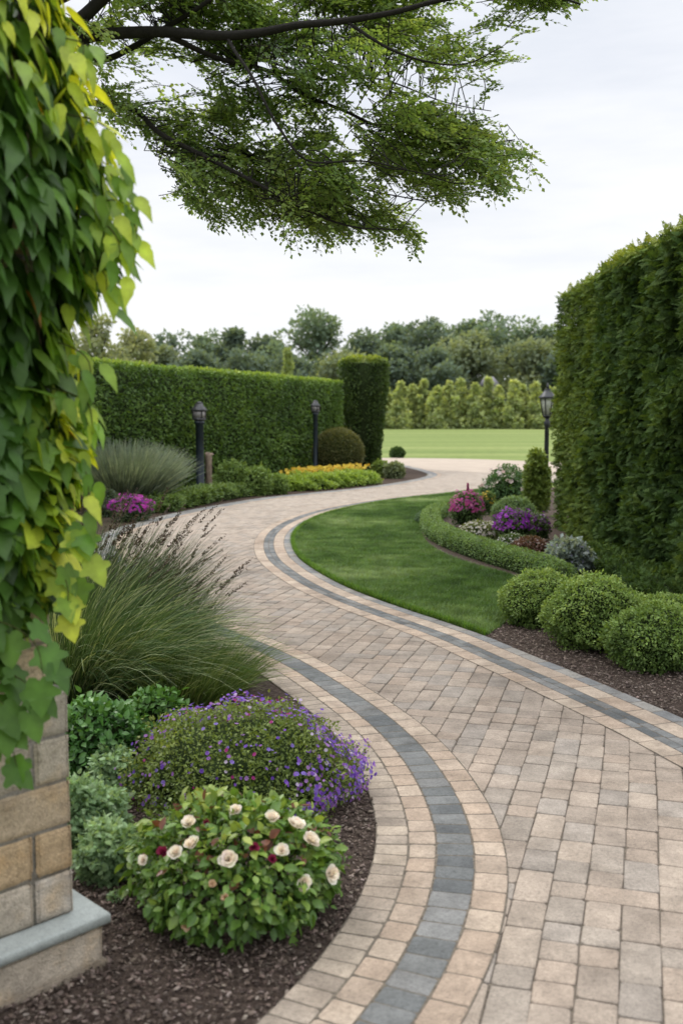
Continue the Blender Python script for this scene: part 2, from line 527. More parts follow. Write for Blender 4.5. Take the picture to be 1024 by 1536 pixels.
def field():
    cw, ch = .117, .058
    fu, fv = FIELD @ U, FIELD @ Vv
    u0, u1, v0, v1 = fu.min(), min(fu.max(), 38), fv.min(), fv.max()
    nc, nr = int((v1 - v0) / cw) + 1, int((u1 - u0) / ch) + 1
    ctr = np.stack(np.meshgrid(v0 + (np.arange(nc) + .5) * cw, u0 + (np.arange(nr) + .5) * ch, indexing='ij'), axis=-1).reshape(-1, 2)
    W = ctr[:, :1] * Vv + ctr[:, 1:] * U
    ok = (inside(W, FIELD) & (W[:, 1] < 34.5)).reshape(nc, nr)
    used = ~ok
    rects = []
    for r in range(nr):
        for c in range(nc):
            if used[c, r]:
                continue
            x = random.random()
            w, h = (1, 2) if x < .36 else (1, 3) if x < .68 else (1, 4) if x < .93 else (2, 2)
            if w == 2 and (c + 1 >= nc or used[c + 1, r:r + h].any()):
                w = 1
            hh = 1
            while hh < h and r + hh < nr and not used[c:c + w, r + hh].any():
                hh += 1
            if hh + r < nr and hh < 4 and not used[c:c + w, r + hh].any() and (r + hh + 1 >= nr or used[c:c + w, r + hh + 1].any()):
                hh += 1
            used[c:c + w, r:r + hh] = True
            rects.append((c, r, w, hh))
    R = np.array(rects, float)
    g = .0010
    # slow wander of the joints
    a, b = v0 + R[:, 0] * cw + g, v0 + (R[:, 0] + R[:, 2]) * cw - g
    lo, hi = u0 + R[:, 1] * ch + g, u0 + (R[:, 1] + R[:, 3]) * ch - g
    Q = np.stack([np.stack([a, lo], 1), np.stack([b, lo], 1), np.stack([b, hi], 1), np.stack([a, hi], 1)], axis=1)
    wob = np.stack([np.sin(Q[..., 1] * 1.7 + Q[..., 0] * .6) * .008, np.sin(Q[..., 0] * 2.1 + Q[..., 1] * .5) * .008], axis=-1)
    Q = Q + wob + (RNG.random(Q.shape) - .5) * .005
    P = Q[..., :1] * Vv + Q[..., 1:] * U
    # (v,u) axes are left-handed: flip so that faces point up
    cr = np.cross(P[:, 1] - P[:, 0], P[:, 2] - P[:, 1])
    P[cr < 0] = P[cr < 0][:, ::-1]
    c3 = np.concatenate([P.mean(1), np.zeros((len(P), 1))], axis=1)
    idx = RNG.integers(0, len(FIELD_COL), len(P))
    cols = np.array(FIELD_COL)[idx]
    cols = .4 * cols + .6 * np.array([.358, .302, .248])
    big = fbm(c3, .55, 5)[:, None]
    cols = cols * (.72 + .52 * big) * (1 + .2 * (RNG.random((len(P), 1)) - .5))
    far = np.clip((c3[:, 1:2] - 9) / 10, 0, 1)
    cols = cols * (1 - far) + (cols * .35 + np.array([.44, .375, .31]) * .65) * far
    mb = MB()
    pavers(mb, P, cols)
    return kind(mb.build('driveway', M_PAVER), 'structure')
field()

def strip_mesh(mb, A, B, z, col):
    n = min(len(A), len(B))
    V = np.vstack([np.column_stack([A[:n], np.full(n, z)]), np.column_stack([B[:n], np.full(n, z)])])
    i = np.arange(n - 1)
    f = np.stack([i, i + 1, n + i + 1, n + i], axis=1)
    a, b, c = V[f[0][0]], V[f[0][1]], V[f[0][2]]
    if np.cross(b - a, c - b)[2] < 0:
        f = f[:, ::-1]
    mb.add(V, f, col)

TAN = [(.43, .345, .27), (.41, .32, .245), (.455, .37, .29), (.40, .32, .25)]
PALE = [(.37, .31, .25), (.40, .335, .265), (.345, .29, .235)]
BLUE = [(.15, .157, .156), (.185, .19, .186), (.125, .132, .134), (.21, .21, .203)]
GREY = [(.24, .235, .225), (.29, .275, .25), (.21, .215, .215)]

def bricks(mb, C, sgn, d0, d1, length, pal, s0=0, s1=None, top=.004):
    n = len(C)
    s = np.concatenate([[0], np.cumsum(np.linalg.norm(np.diff(offset(C, sgn * .5 * (d0 + d1)), axis=0), axis=1))])
    A, B = offset(C, sgn * (d0 + .0018)), offset(C, sgn * (d1 - .0018))
    edges = [0.0]
    while edges[-1] < s[-1]:
        edges.append(edges[-1] + length * (1 + .25 * (random.random() - .5)))
    e = np.array(edges[:-1] + [s[-1]])
    def at(K, t):
        return np.stack([np.interp(t, s, K[:, 0]), np.interp(t, s, K[:, 1])], axis=1)
    skew = (RNG.random(len(e)) - .5) * .006
    g = .0016
    Q = np.stack([at(A, e[:-1] + g + skew[:-1]), at(A, e[1:] - g + skew[1:]), at(B, e[1:] - g - skew[1:]), at(B, e[:-1] + g - skew[:-1])], axis=1)
    cr = np.cross(Q[:, 1] - Q[:, 0], Q[:, 2] - Q[:, 1])
    Q[cr < 0] = Q[cr < 0][:, ::-1]
    cols = np.array(pal)[RNG.integers(0, len(pal), len(Q))] * (1 + .16 * (RNG.random((len(Q), 1)) - .5))
    pavers(mb, Q, cols, top=top, depth=.0032, bevel=.003, corner=.006, jz=.0008)

edge = MB()
for lo, hi, ln, pal in ((0, .125, .082, PALE), (.125, .228, .115, TAN), (.228, .366, .096, BLUE), (.366, .482, .13, TAN)):
    bricks(edge, CL_NEAR, -1, lo, hi, ln, pal)
for lo, hi, ln, pal in ((0, .14, .2, GREY), (.14, .27, .2, GREY), (.27, .38, .2, TAN)):
    bricks(edge, CL_FAR, -1, lo, hi, ln, pal)
for lo, hi, ln, pal in ((0, .095, .2, GREY), (.095, .225, .25, TAN), (.225, .287, .13, BLUE), (.287, .35, .16, BLUE), (.35, .47, .2, TAN)):
    bricks(edge, CR, 1, lo, hi, ln, pal)
kind(edge.build('driveway_edging', M_PAVER), 'structure')
sand = MB()
strip_mesh(sand, CL_NEAR, offset(CL_NEAR, -.484), .0022, (1, 1, 1))
strip_mesh(sand, CL_FAR, offset(CL_FAR, -.382), .0022, (1, 1, 1))
strip_mesh(sand, CR, offset(CR, .472), .0022, (1, 1, 1))
kind(sand.build('edging_bed', M_SAND), 'structure')

def poly_sheet(name, pts, z, mat, k='structure'):
    """flat polygon filled by triangulation"""
    from mathutils.geometry import tessellate_polygon
    P = [Vector((float(p[0]), float(p[1]), 0)) for p in pts]
    tris = tessellate_polygon([P])
    V = np.array([(p.x, p.y, z) for p in P])
    f = []
    for t in tris:
        a, b, c = (V[i] for i in t)
        f.append(tuple(t) if np.cross(b - a, c - a)[2] > 0 else tuple(t[::-1]))
    return kind(MB().add(V, f).build(name, mat), k)

# ground, sub-base and the plain far road
gs = 900.0
kind(MB().add([(-gs, -60, -.03), (gs, -60, -.03), (gs, gs, -.03), (-gs, gs, -.03)], [(0, 1, 2, 3)]).build('ground', M_GROUND), 'structure')
DRIVE_POLY = np.vstack([CL[::4], [G(300, 690)[:2]], [G(300, 686)[:2]], [G(580, 687)[:2]], [G(700, 688.5)[:2]], [G(800, 692)[:2]], [G(960, 697)[:2]], CR[::-4]])
poly_sheet('driveway_base', DRIVE_POLY, -.006, M_SAND)
far_edge = spline([G(-250, 683)[:2], G(300, 685)[:2], G(580, 687)[:2], G(700, 688.5)[:2], G(800, 692)[:2], G(960, 699)[:2], G(1400, 722)[:2]], .5)
near_edge = [G(1500, 752)[:2], G(1100, 728)[:2], G(900, 716.5)[:2], G(790, 713)[:2], G(700, 708)[:2], G(640, 704)[:2], G(600, 698)[:2], G(575, 694)[:2], G(300, 691)[:2], G(-250, 688)[:2]]
poly_sheet('road', list(far_edge) + near_edge, .004, M_ROAD)

# ------------------------------------------------------------------ lawns and beds
lawn_px = [(727, 954), (755, 936), (780, 905), (792, 880), (760, 862), (700, 845), (655, 826), (634, 806), (632, 788), (645, 770), (668, 756), (690, 748), (740, 741), (790, 733)]
iR0 = int(np.argmin(np.linalg.norm(CR - G(727, 954)[:2], axis=1)))
iR1 = int(np.argmin(np.linalg.norm(CR - G(790, 727)[:2], axis=1)))
LAWN = np.vstack([CR[iR0:iR1:6], spline([G(*q)[:2] for q in lawn_px], .1)[::-1]])
poly_sheet('lawn', LAWN, -.006, M_TURF)
BED_R = np.vstack([CR[:iR0:8], spline([G(*q)[:2] for q in lawn_px], .1), [(6.5, 24)], [(6.5, 2.0)]])
poly_sheet('flower_bed', BED_R, -.003, M_MULCH)
BED_L = np.vstack([CL_NEAR[::6], [G(120, 850)[:2]], [(-7, 10.5)], [(-7, 1.0)], [(-2.0, .8)]])
poly_sheet('mulch_bed', BED_L, -.003, M_MULCH)
BED_F = np.vstack([offset(CL_FAR, .02)[66::6], [G(470, 689)[:2]], [(-9.5, 27)], [(-9.5, 17.0)], [G(120, 777)[:2]]])
poly_sheet('planting_bed', BED_F, -.0045, M_SOIL)

def blades(mb, P, h, w, lean, pal, t=None, seg=2):
    n = len(P)
    a = RNG.random(n) * 2 * PI
    d = np.stack([np.cos(a), np.sin(a), np.zeros(n)], 1)
    s = np.stack([-np.sin(a), np.cos(a), np.zeros(n)], 1)
    hh = h * (.6 + .8 * RNG.random(n)); ln = lean * (RNG.random(n)) * hh
    up = np.array([[0, 0, 1.]])
    p0 = P; p1 = P + up * (hh * .6)[:, None] + d * (ln * .35)[:, None]; p2 = P + up * hh[:, None] * .95 + d * ln[:, None]
    ww = (w * (.7 + .6 * RNG.random(n)))[:, None]
    V = np.stack([p0 - s * ww, p0 + s * ww, p1 - s * ww * .8, p1 + s * ww * .8, p2], 1).reshape(-1, 3)
    b = (np.arange(n) * 5)[:, None]
    c = col_pick(n, pal, t)
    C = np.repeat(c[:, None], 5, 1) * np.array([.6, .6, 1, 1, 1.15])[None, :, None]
    mb.add(V, b + np.array([[0, 1, 3, 2]]), C.reshape(-1, 3))
    mb.loops.append((b + np.array([[2, 3, 4]]) + mb.n - len(V)).ravel()); mb.sizes.append(np.full(n, 3))

def scatter(poly, n, z=0.0):
    lo, hi = poly.min(0), poly.max(0)
    out = []
    got = 0
    while got < n:
        p = lo + RNG.random((n * 2, 2)) * (hi - lo)
        p = p[inside(p, poly)]
        out.append(p); got += len(p)
    p = np.vstack(out)[:n]
    return np.column_stack([p, np.full(len(p), z)])

def lawn_grass():
    area_pts = scatter(LAWN, 330000, -.006)
    keep = RNG.random(len(area_pts)) < np.clip(1.25 - (area_pts[:, 1] - 7) / 16, .35, 1)
    P = area_pts[keep]
    t = (fbm(P, .8, 3) - .5) * 1.7 + .46 + (vnoise(P, 6, 9) - .5) * .5
    t += .12 * np.sin((P[:, 0] * .8 - P[:, 1] * .55) * 3.2)
    mb = MB()
    far = 1 + np.clip((P[:, 1] - 8) / 10, 0, 1) * .6
    blades(mb, P, .038, .0022 * far, 1.0, [(.046, .095, .022), (.082, .15, .04), (.135, .21, .075), (.235, .31, .155)], t)
    # taller fringe along the edge of the pavers
    k = RNG.integers(iR0, iR1, 26000)
    E = offset(CR, -.012)[k] + (RNG.random((26000, 2)) - .5) * .05
    P2 = np.column_stack([E, np.full(len(E), -.006)])
    P2 = P2[inside(P2, LAWN)]
    blades(mb, P2, .055, .0024, .9, [(.055, .13, .018), (.095, .19, .028), (.14, .235, .04)])
    kind(mb.build('grass', M_BLADE), 'stuff')
lawn_grass()

def chips(name, poly, n, lim, zb):
    P = scatter(poly, n, zb)
    P = P[lim(P)]
    n = len(P)
    a = RNG.random(n) * 2 * PI
    D = np.stack([np.cos(a), np.sin(a), (RNG.random(n) - .5) * .9], 1)
    Nn = np.stack([(RNG.random(n) - .5) * 1.2, (RNG.random(n) - .5) * 1.2, np.ones(n)], 1)
    tmpl = T([(-.5, -.5, 0), (.5, -.42, 0), (.42, .5, 0), (-.45, .45, 0), (-.4, -.4, .22), (.4, -.4, .2), (.35, .4, .22), (-.4, .35, .2)],
             [(4, 5, 6, 7), (0, 1, 5, 4), (1, 2, 6, 5), (2, 3, 7, 6), (3, 0, 4, 7)])
    P[:, 2] += RNG.random(n) * .014
    cols = col_pick(n, [(.055, .04, .033), (.11, .082, .067), (.185, .142, .118), (.30, .245, .21)], RNG.random(n) ** 1.6)
    odd = RNG.random(n) < .012
    cols[odd] = np.array([.26, .21, .17])
    ln = .006 + .016 * RNG.random(n) ** 2
    mb = MB()
    mb.instances(tmpl, P, D, Nn, ln, cols, wid=ln * (.25 + .4 * RNG.random(n)))
    return kind(mb.build(name, M_CHIP), 'stuff')
chips('bark_mulch', BED_L, 420000, lambda P: (P[:, 1] < 5.2) & (P[:, 0] > -1.05), -.004)
chips('bark_mulch', BED_R, 420000, lambda P: (P[:, 1] < 8.6) & (P[:, 1] > 4.4) & (P[:, 0] < 3.2), -.004)

# ------------------------------------------------------------------ generic planting
def leaf_frame(nrm, droop=0.0, spread=.8):
    """leaf directions: roughly along the surface, tipped outward"""
    n = len(nrm)
    r = RNG.normal(size=(n, 3))
    D = norm(r * spread + nrm * .9 + np.array([[0, 0, -droop]]))
    Nn = norm(nrm * .8 + np.array([[0, 0, .55]]) + RNG.normal(size=(n, 3)) * .45)
    return D, Nn

def ellipsoid_points(n, c, r, lump=.12, lf=4.0, seed=0, shell=.16, low=-.75):
    u = RNG.normal(size=(int(n * 1.9) + 10, 3))
    u = norm(u)
    u = u[u[:, 2] > low][:n]
    n = len(u)
    base = np.asarray(c) + u * np.asarray(r)
    bump = (fbm(base, lf / max(r), seed) - .5) * 2
    k = 1 + lump * bump
    ins = 1 - shell * RNG.random(n) ** 1.8
    ins = np.where(RNG.random(n) < .03, 1 + .09 * RNG.random(n), ins)
    P = np.asarray(c) + u * np.asarray(r) * (k * ins)[:, None]
    N = norm(u / np.asarray(r))
    P[:, 2] = np.maximum(P[:, 2], .012)
    return P, N, bump, ins

def core_ellipsoid(c, r, k=.8, lump=.12, lf=4.0, seed=0):
    a = np.linspace(0, 2 * PI, 28, endpoint=False); b = np.linspace(-1.1, PI / 2 - .02, 16)
    A, B = np.meshgrid(a, b)
    u = np.stack([np.cos(A) * np.cos(B), np.sin(A) * np.cos(B), np.sin(B)], -1).reshape(-1, 3)
    base = np.asarray(c) + u * np.asarray(r)
    P = np.asarray(c) + u * np.asarray(r) * (k * (1 + lump * (fbm(base, lf / max(r), seed) - .5) * 2))[:, None]
    P[:, 2] = np.maximum(P[:, 2], -.01)
    i = np.arange(15)[:, None] * 28; j = np.arange(28)[None]; jn = (j + 1) % 28
    f = np.stack([i + j, i + jn, i + 28 + jn, i + 28 + j], -1).reshape(-1, 4)
    return P, f

def shrub(name, label, cat, c, r, n, size, pal, tmpl=T_DIAMOND, mat=None, lump=.12, lf=4.0, shell=.16, group=None, seed=1, core=.82, droop=0.0, tshift=0.0, spread=.8, low=-.75, stem=True):
    """clipped or loose bush: foliage > many leaves, stem = dark core standing in for the shade inside"""
    o = thing(name, (c[0], c[1], 0), label, cat, group)
    P, N, bump, ins = ellipsoid_points(n, c, r, lump, lf, seed, shell, low)
    D, Nn = leaf_frame(N, droop, spread)
    t = .42 + .3 * bump + .18 * N[:, 2] + .25 * (RNG.random(len(P)) - .5) + tshift - .9 * (1 - ins)  # deeper leaves painted darker, upward ones lighter, as light would fall
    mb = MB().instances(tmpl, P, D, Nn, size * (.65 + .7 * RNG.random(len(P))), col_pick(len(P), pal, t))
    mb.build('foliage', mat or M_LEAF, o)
    if stem:
        P, f = core_ellipsoid(c, r, core, lump, lf, seed)
        MB().add(P, f).build('shade_core', M_CORE, o, True)
    return o

def box_points(n, O, d, L, Th, H, bump_amp, lf, seed, shell, faces='fbtes'):
    """points on a clipped hedge block. O: front-bottom corner, d: direction of its length, front is on the left of d"""
    d = np.asarray(d, float); w = np.array([d[1], -d[0], 0.0])         # thickness goes to the right of d
    areas = {'f': L * H, 'b': L * H * .5, 't': L * Th * 1.3, 'e': Th * H, 's': Th * H}
    tot = sum(areas[k] for k in faces)
    Ps, Ns = [], []
    up = np.array([0, 0, 1.0])
    for k in faces:
        m = int(n * areas[k] / tot)
        a, b = RNG.random((m, 1)), RNG.random((m, 1))
        if k == 'f':
            P, N = O + d * a * L + up * b * H, -w
        elif k == 'b':
            P, N = O + w * Th + d * a * L + up * b * H, w
        elif k == 't':
            P, N = O + d * a * L + w * b * Th + up * H, up
        elif k == 'e':
            P, N = O + d * L + w * a * Th + up * b * H, d
        else:
            P, N = O + w * a * Th + up * b * H, -d
        Ps.append(P); Ns.append(np.repeat(N[None], m, 0))
    P, N = np.vstack(Ps), np.vstack(Ns)
    # rounded arrises
    bump = (fbm(P, lf, seed) - .5) * 2
    ins = RNG.random(len(P)) ** 1.8 * shell
    q = P + N * (bump * bump_amp - ins)[:, None]
    return q, N, bump, ins

def hedge_block(name, label, O, d, L, Th, H, n, size, pal, tmpl=T_DIAMOND, bump_amp=.06, lf=1.6, shell=.12, seed=3, group=None, droop=0.0, mat=None, topfac=.25, core_in=.12, spread=.8, fringe=0):
    O = np.asarray(O, float); d = norm(np.asarray(d, float)); w = np.array([d[1], -d[0], 0.0])
    o = thing(name, O + d * L / 2 + w * Th / 2, label, 'hedge', group)
    P, N, bump, ins = box_points(n, O, d, L, Th, H, bump_amp, lf, seed, shell)
    D, Nn = leaf_frame(N, droop, spread)
    t = .4 + .33 * bump + topfac * np.clip((P[:, 2] - H + .12) / .15, 0, 1) + .3 * (RNG.random(len(P)) - .5) - 1.2 * ins  # top painted lighter and inset leaves darker, like light and shade
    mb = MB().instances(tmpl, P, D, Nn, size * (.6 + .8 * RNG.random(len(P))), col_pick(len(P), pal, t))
    if fringe:
        a, b = RNG.random((fringe, 1)), RNG.random((fringe, 1))
        Q = O + d * a * L + w * b * Th + np.array([0, 0, H - .02])
        keep = fbm(Q, 2.2, 21) > .45
        Q = Q[keep]
        D2 = norm(RNG.normal(size=Q.shape) * .45 + np.array([[0, 0, 1.]]))
        mb.instances(tmpl, Q, D2, RNG.normal(size=Q.shape), size * (1.0 + .9 * RNG.random(len(Q))), col_pick(len(Q), pal, .85 + .2 * RNG.random(len(Q))))
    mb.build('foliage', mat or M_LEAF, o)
    c = core_in
    # a dark box imitating the shade inside the hedge
    nx, nz = max(4, int(L / .3)), max(4, int(H / .3))
    m = MB()
    m.box(O + d * c + w * c, d * (L - 2 * c), w * (Th - 2 * c), np.array([0, 0, H - c]))
    m.build('shade_core', M_CORE, o)
    return o

def strip_hedge(name, label, cat, path, wd, h, n, size, pal, tmpl=T_DIAMOND, seed=2, group=None, lump=.15, tshift=0.0, mat=None, core=.78):
    C = spline(path, .08)
    o = thing(name, (*C.mean(0), 0), label, cat, group)
    t = norm(np.gradient(C, axis=0)); nn = np.stack([-t[:, 1], t[:, 0]], 1)
    k = RNG.integers(0, len(C), n)
    th = RNG.random(n) * PI
    f = RNG.random(n)
    k2 = np.minimum(k + 1, len(C) - 1)
    c = C[k] * (1 - f[:, None]) + C[k2] * f[:, None]
    # super-elliptic section: flat top, upright sides
    ca, sa = np.cos(th), np.sin(th)
    ex = .55
    x = np.sign(ca) * np.abs(ca) ** ex * wd * .5; z = np.abs(sa) ** ex * h
    P = np.column_stack([c + nn[k] * x[:, None], z])
    N = np.column_stack([nn[k] * ca[:, None], sa])
    bump = (fbm(P, 3.2 / h * .5, seed) - .5) * 2
    ins = RNG.random(n) ** 1.8 * .25
    s = (1 + lump * bump - ins) * np.sqrt(np.clip(np.minimum(k + f, len(C) - 1 - k - f) * .08 / (wd * .5), .03, 1))
    P = np.column_stack([c + nn[k] * (x * s)[:, None], np.maximum(.01, z * s)])
    D, Nn = leaf_frame(N)
    tt = .42 + .3 * bump + .2 * sa + .3 * (RNG.random(n) - .5) + tshift - .8 * ins  # shading painted in: lighter tops, darker leaves deep inside
    MB().instances(tmpl, P, D, Nn, size * (.65 + .7 * RNG.random(n)), col_pick(n, pal, tt)).build('foliage', mat or M_LEAF, o)
    # dark core in place of shade between the leaves
    a = np.linspace(0, PI, 9)
    xs = np.sign(np.cos(a)) * np.abs(np.cos(a)) ** ex * wd * .5 * core; zs = np.abs(np.sin(a)) ** ex * h * core
    V = np.concatenate([np.column_stack([C[i] + np.outer(xs, nn[i]) * e_, zs * e_ - .005]) for i in range(len(C)) for e_ in [math.sqrt(min(1, max(.0, min(i, len(C) - 1 - i) * .08 / (wd * .5) - .15)))]])
    i = np.arange(len(C) - 1)[:, None] * 9; j = np.arange(8)[None]
    fa = np.stack([i + j, i + j + 1, i + 9 + j + 1, i + 9 + j], -1).reshape(-1, 4)
    MB().add(V, fa).build('shade_core', M_CORE, o)
    return o

def blossoms_on(o, P, N, size, cols, tmpl=T_FLORET, parts=100, name='flower'):
    """flowers: the nearest 100 as parts, the others as one part of stuff"""
    order = np.argsort(P[:, 1])
    n = len(P)
    size = np.broadcast_to(size, (n,))
    rnd = norm(RNG.normal(size=(n, 3)))
    D = np.cross(N, rnd)
    single = order[:parts] if n > 0 else []
    base = np.array(o.location)
    for i in single:
        MB().instances(tmpl, P[i:i + 1], D[i:i + 1], N[i:i + 1], size[i:i + 1], cols[i:i + 1]).build(name, M_PETAL, o)
    rest = order[parts:]
    if len(rest):
        kind(MB().instances(tmpl, P[rest], D[rest], N[rest], size[rest], cols[rest]).build('blossoms', M_PETAL, o), 'stuff')

# ------------------------------------------------------------------ stone pillar and its vine
def pillar():
    K = G(112, 1368, .16)[:2]                 # right-hand corner of the shaft
    s = .64
    d1 = norm(np.array([-1.0, -1.0])); d2 = norm(np.array([-1.0, 1.0]))   # along the near face, along the far face
    C = K + np.array([-s / math.sqrt(2), 0])
    o = thing('stone_pillar', (*C, 0), 'tan stone block pillar with grey ledge standing under the vine', 'pillar')
    def rect(mb, c, side, z0, z1, col):
        h = side / math.sqrt(2)
        pts = [(c[0] + h, c[1]), (c[0], c[1] + h), (c[0] - h, c[1]), (c[0], c[1] - h)]
        V = [(*p, z0) for p in pts] + [(*p, z1) for p in pts]
        mb.add(V, [(3, 2, 1, 0), (4, 5, 6, 7), (0, 1, 5, 4), (1, 2, 6, 5), (2, 3, 7, 6), (3, 0, 4, 7)], col)
    def block(mb, p, ux, uy, lx, ly, z0, h, col):
        """rough rounded block: p corner, ux/uy unit directions, sizes; subdivided front with uneven face"""
        nx, nz = max(4, int(lx / .012)), max(4, int(h / .012))
        ny = max(3, int(ly / .03))
        V, f = [], []
        def grid(o0, a, la, na, b, lb, nb, nrm):
            k0 = len(V)
            for i in range(na + 1):
                for j in range(nb + 1):
                    x, y = i / na, j / nb
                    q = o0 + a * la * x + b * lb * y
                    ed = min(x * la, (1 - x) * la, y * lb, (1 - y) * lb)
                    r = .010
                    dz = 0 if ed > r else -(r - math.sqrt(max(0, r * r - (r - ed) ** 2))) * .8
                    V.append(q + nrm * dz)
            for i in range(na):
                for j in range(nb):
                    a0 = k0 + i * (nb + 1) + j
                    f.append((a0, a0 + nb + 1, a0 + nb + 2, a0 + 1))
        p3 = np.array([*p, z0]); U3 = np.array([*ux, 0]); W3 = np.array([*uy, 0]); Z = np.array([0, 0, 1.0])
        grid(p3, U3, lx, nx, Z, h, nz, -W3)                        # outer face
        grid(p3, W3, ly, ny, Z, h, nz, -U3)                        # end
        grid(p3 + U3 * lx, W3, ly, ny, Z, h, nz, U3)               # other end
        grid(p3 + Z * h, U3, lx, nx, W3, ly, ny, Z)                # top
        A = np.array(V)
        A += np.column_stack([np.outer((fbm(A, 14, 2) - .5) * .016, -uy), (fbm(A, 11, 4) - .5) * .003])
        mb.add(A, f, col)
    STONES = [(.53, .465, .38), (.55, .48, .39), (.50, .445, .375), (.56, .445, .315), (.57, .42, .26), (.53, .475, .41), (.54, .465, .37)]
    def courses(mb, K, s, z0, n, hh, first, gap=.010, cols=None):
        corners = [K, K + d1 * s, K + d1 * s + d2 * s, K + d2 * s]
        dirs = [d1, d2, -d1, -d2]
        th = .09
        for q in range(n):
            for side in range(4):
                p0 = corners[side]; u = dirs[side]; inn = dirs[(side + 1) % 4]
                inward = np.array([-u[1], u[0]])
                cen = K + (d1 + d2) * s / 2
                if np.dot(inward, cen - (p0 + u * s / 2)) < 0:
                    inward = -inward
                L = s - th - gap
                cuts = [0] + (first[q % len(first)] if side == 0 else [[.2], [.38], [.14, .4], [.3]][(q + side) % 4]) + [L + gap]
                for a, b in zip(cuts[:-1], cuts[1:]):
                    ci = cols[q % len(cols)] if (cols and side == 0) else None
                    colr = STONES[(ci[0] if a == 0 else ci[1])] if ci else random.choice(STONES)
                    block(mb, p0 + u * a, u, inward, b - a - gap, th, z0 + q * hh + gap * .5, hh - gap, np.array(colr) * (.93 + .12 * random.random()))
    zl = .16
    hh = (PT(98, 1032, K[1])[2] - zl) / 5          # five courses up to the set-back
    mb = MB()
    courses(mb, K, s, zl, 5, hh, [[.125], [.122], [.37], [.118], [.36]], cols=[(5, 1), (4, 4), (3, 2), (1, 0), (2, 2)])
    K2 = np.array([K[0] - .047, K[1]]); s2 = s - .066
    courses(mb, K2, s2, zl + 5 * hh, 13, hh, [[.3], [.15], [.33]])
    mb.build('stonework', M_STONE, o)
    m = MB(); h2 = .012
    rect(m, C, s - .018, .02, zl + 5 * hh, (.30, .275, .235)); rect(m, C, s2 - .018, zl + 5 * hh, zl + 18 * hh - .002, (.30, .275, .235))
    m.build('mortar', M_STONE, o)
    # ledge: bevelled slab
    sl = s + .15
    m = MB()
    h = sl / math.sqrt(2)
    def ring(e, z):
        hh_ = h - e
        return [(C[0] + hh_, C[1], z), (C[0], C[1] + hh_, z), (C[0] - hh_, C[1], z), (C[0], C[1] - hh_, z)]
    V = ring(.006, zl - .034) + ring(0, zl - .028) + ring(0, zl - .008) + ring(.003, zl - .003) + ring(.012, zl)
    f = [(3, 2, 1, 0), (16, 17, 18, 19)] + [(l * 4 + j, l * 4 + (j + 1) % 4, l * 4 + 4 + (j + 1) % 4, l * 4 + 4 + j) for l in range(4) for j in range(4)]
    m.add(V, f, (.36, .39, .375)).build('ledge', M_SLATE, o)
    m = MB()
    K3 = np.array([C[0] + (sl - .035) / math.sqrt(2), C[1]])
    courses(m, K3, sl - .035, .0, 1, .126, [[.345]], cols=[(6, 2)])
    m.build('plinth', M_STONE, o)
    m = MB()
    rect(m, C, sl - .06, -.02, zl - .034, (.26, .23, .19)); rect(m, C, sl - .020, -.02, .016, (.31, .26, .2))
    m.build('footing', M_STONE, o)
    m = MB()
    rect(m, C, s2 + .1, zl + 18 * hh, zl + 18 * hh + .06, (.36, .38, .36))
    m.build('cap', M_SLATE, o)
    return C
PC = pillar()

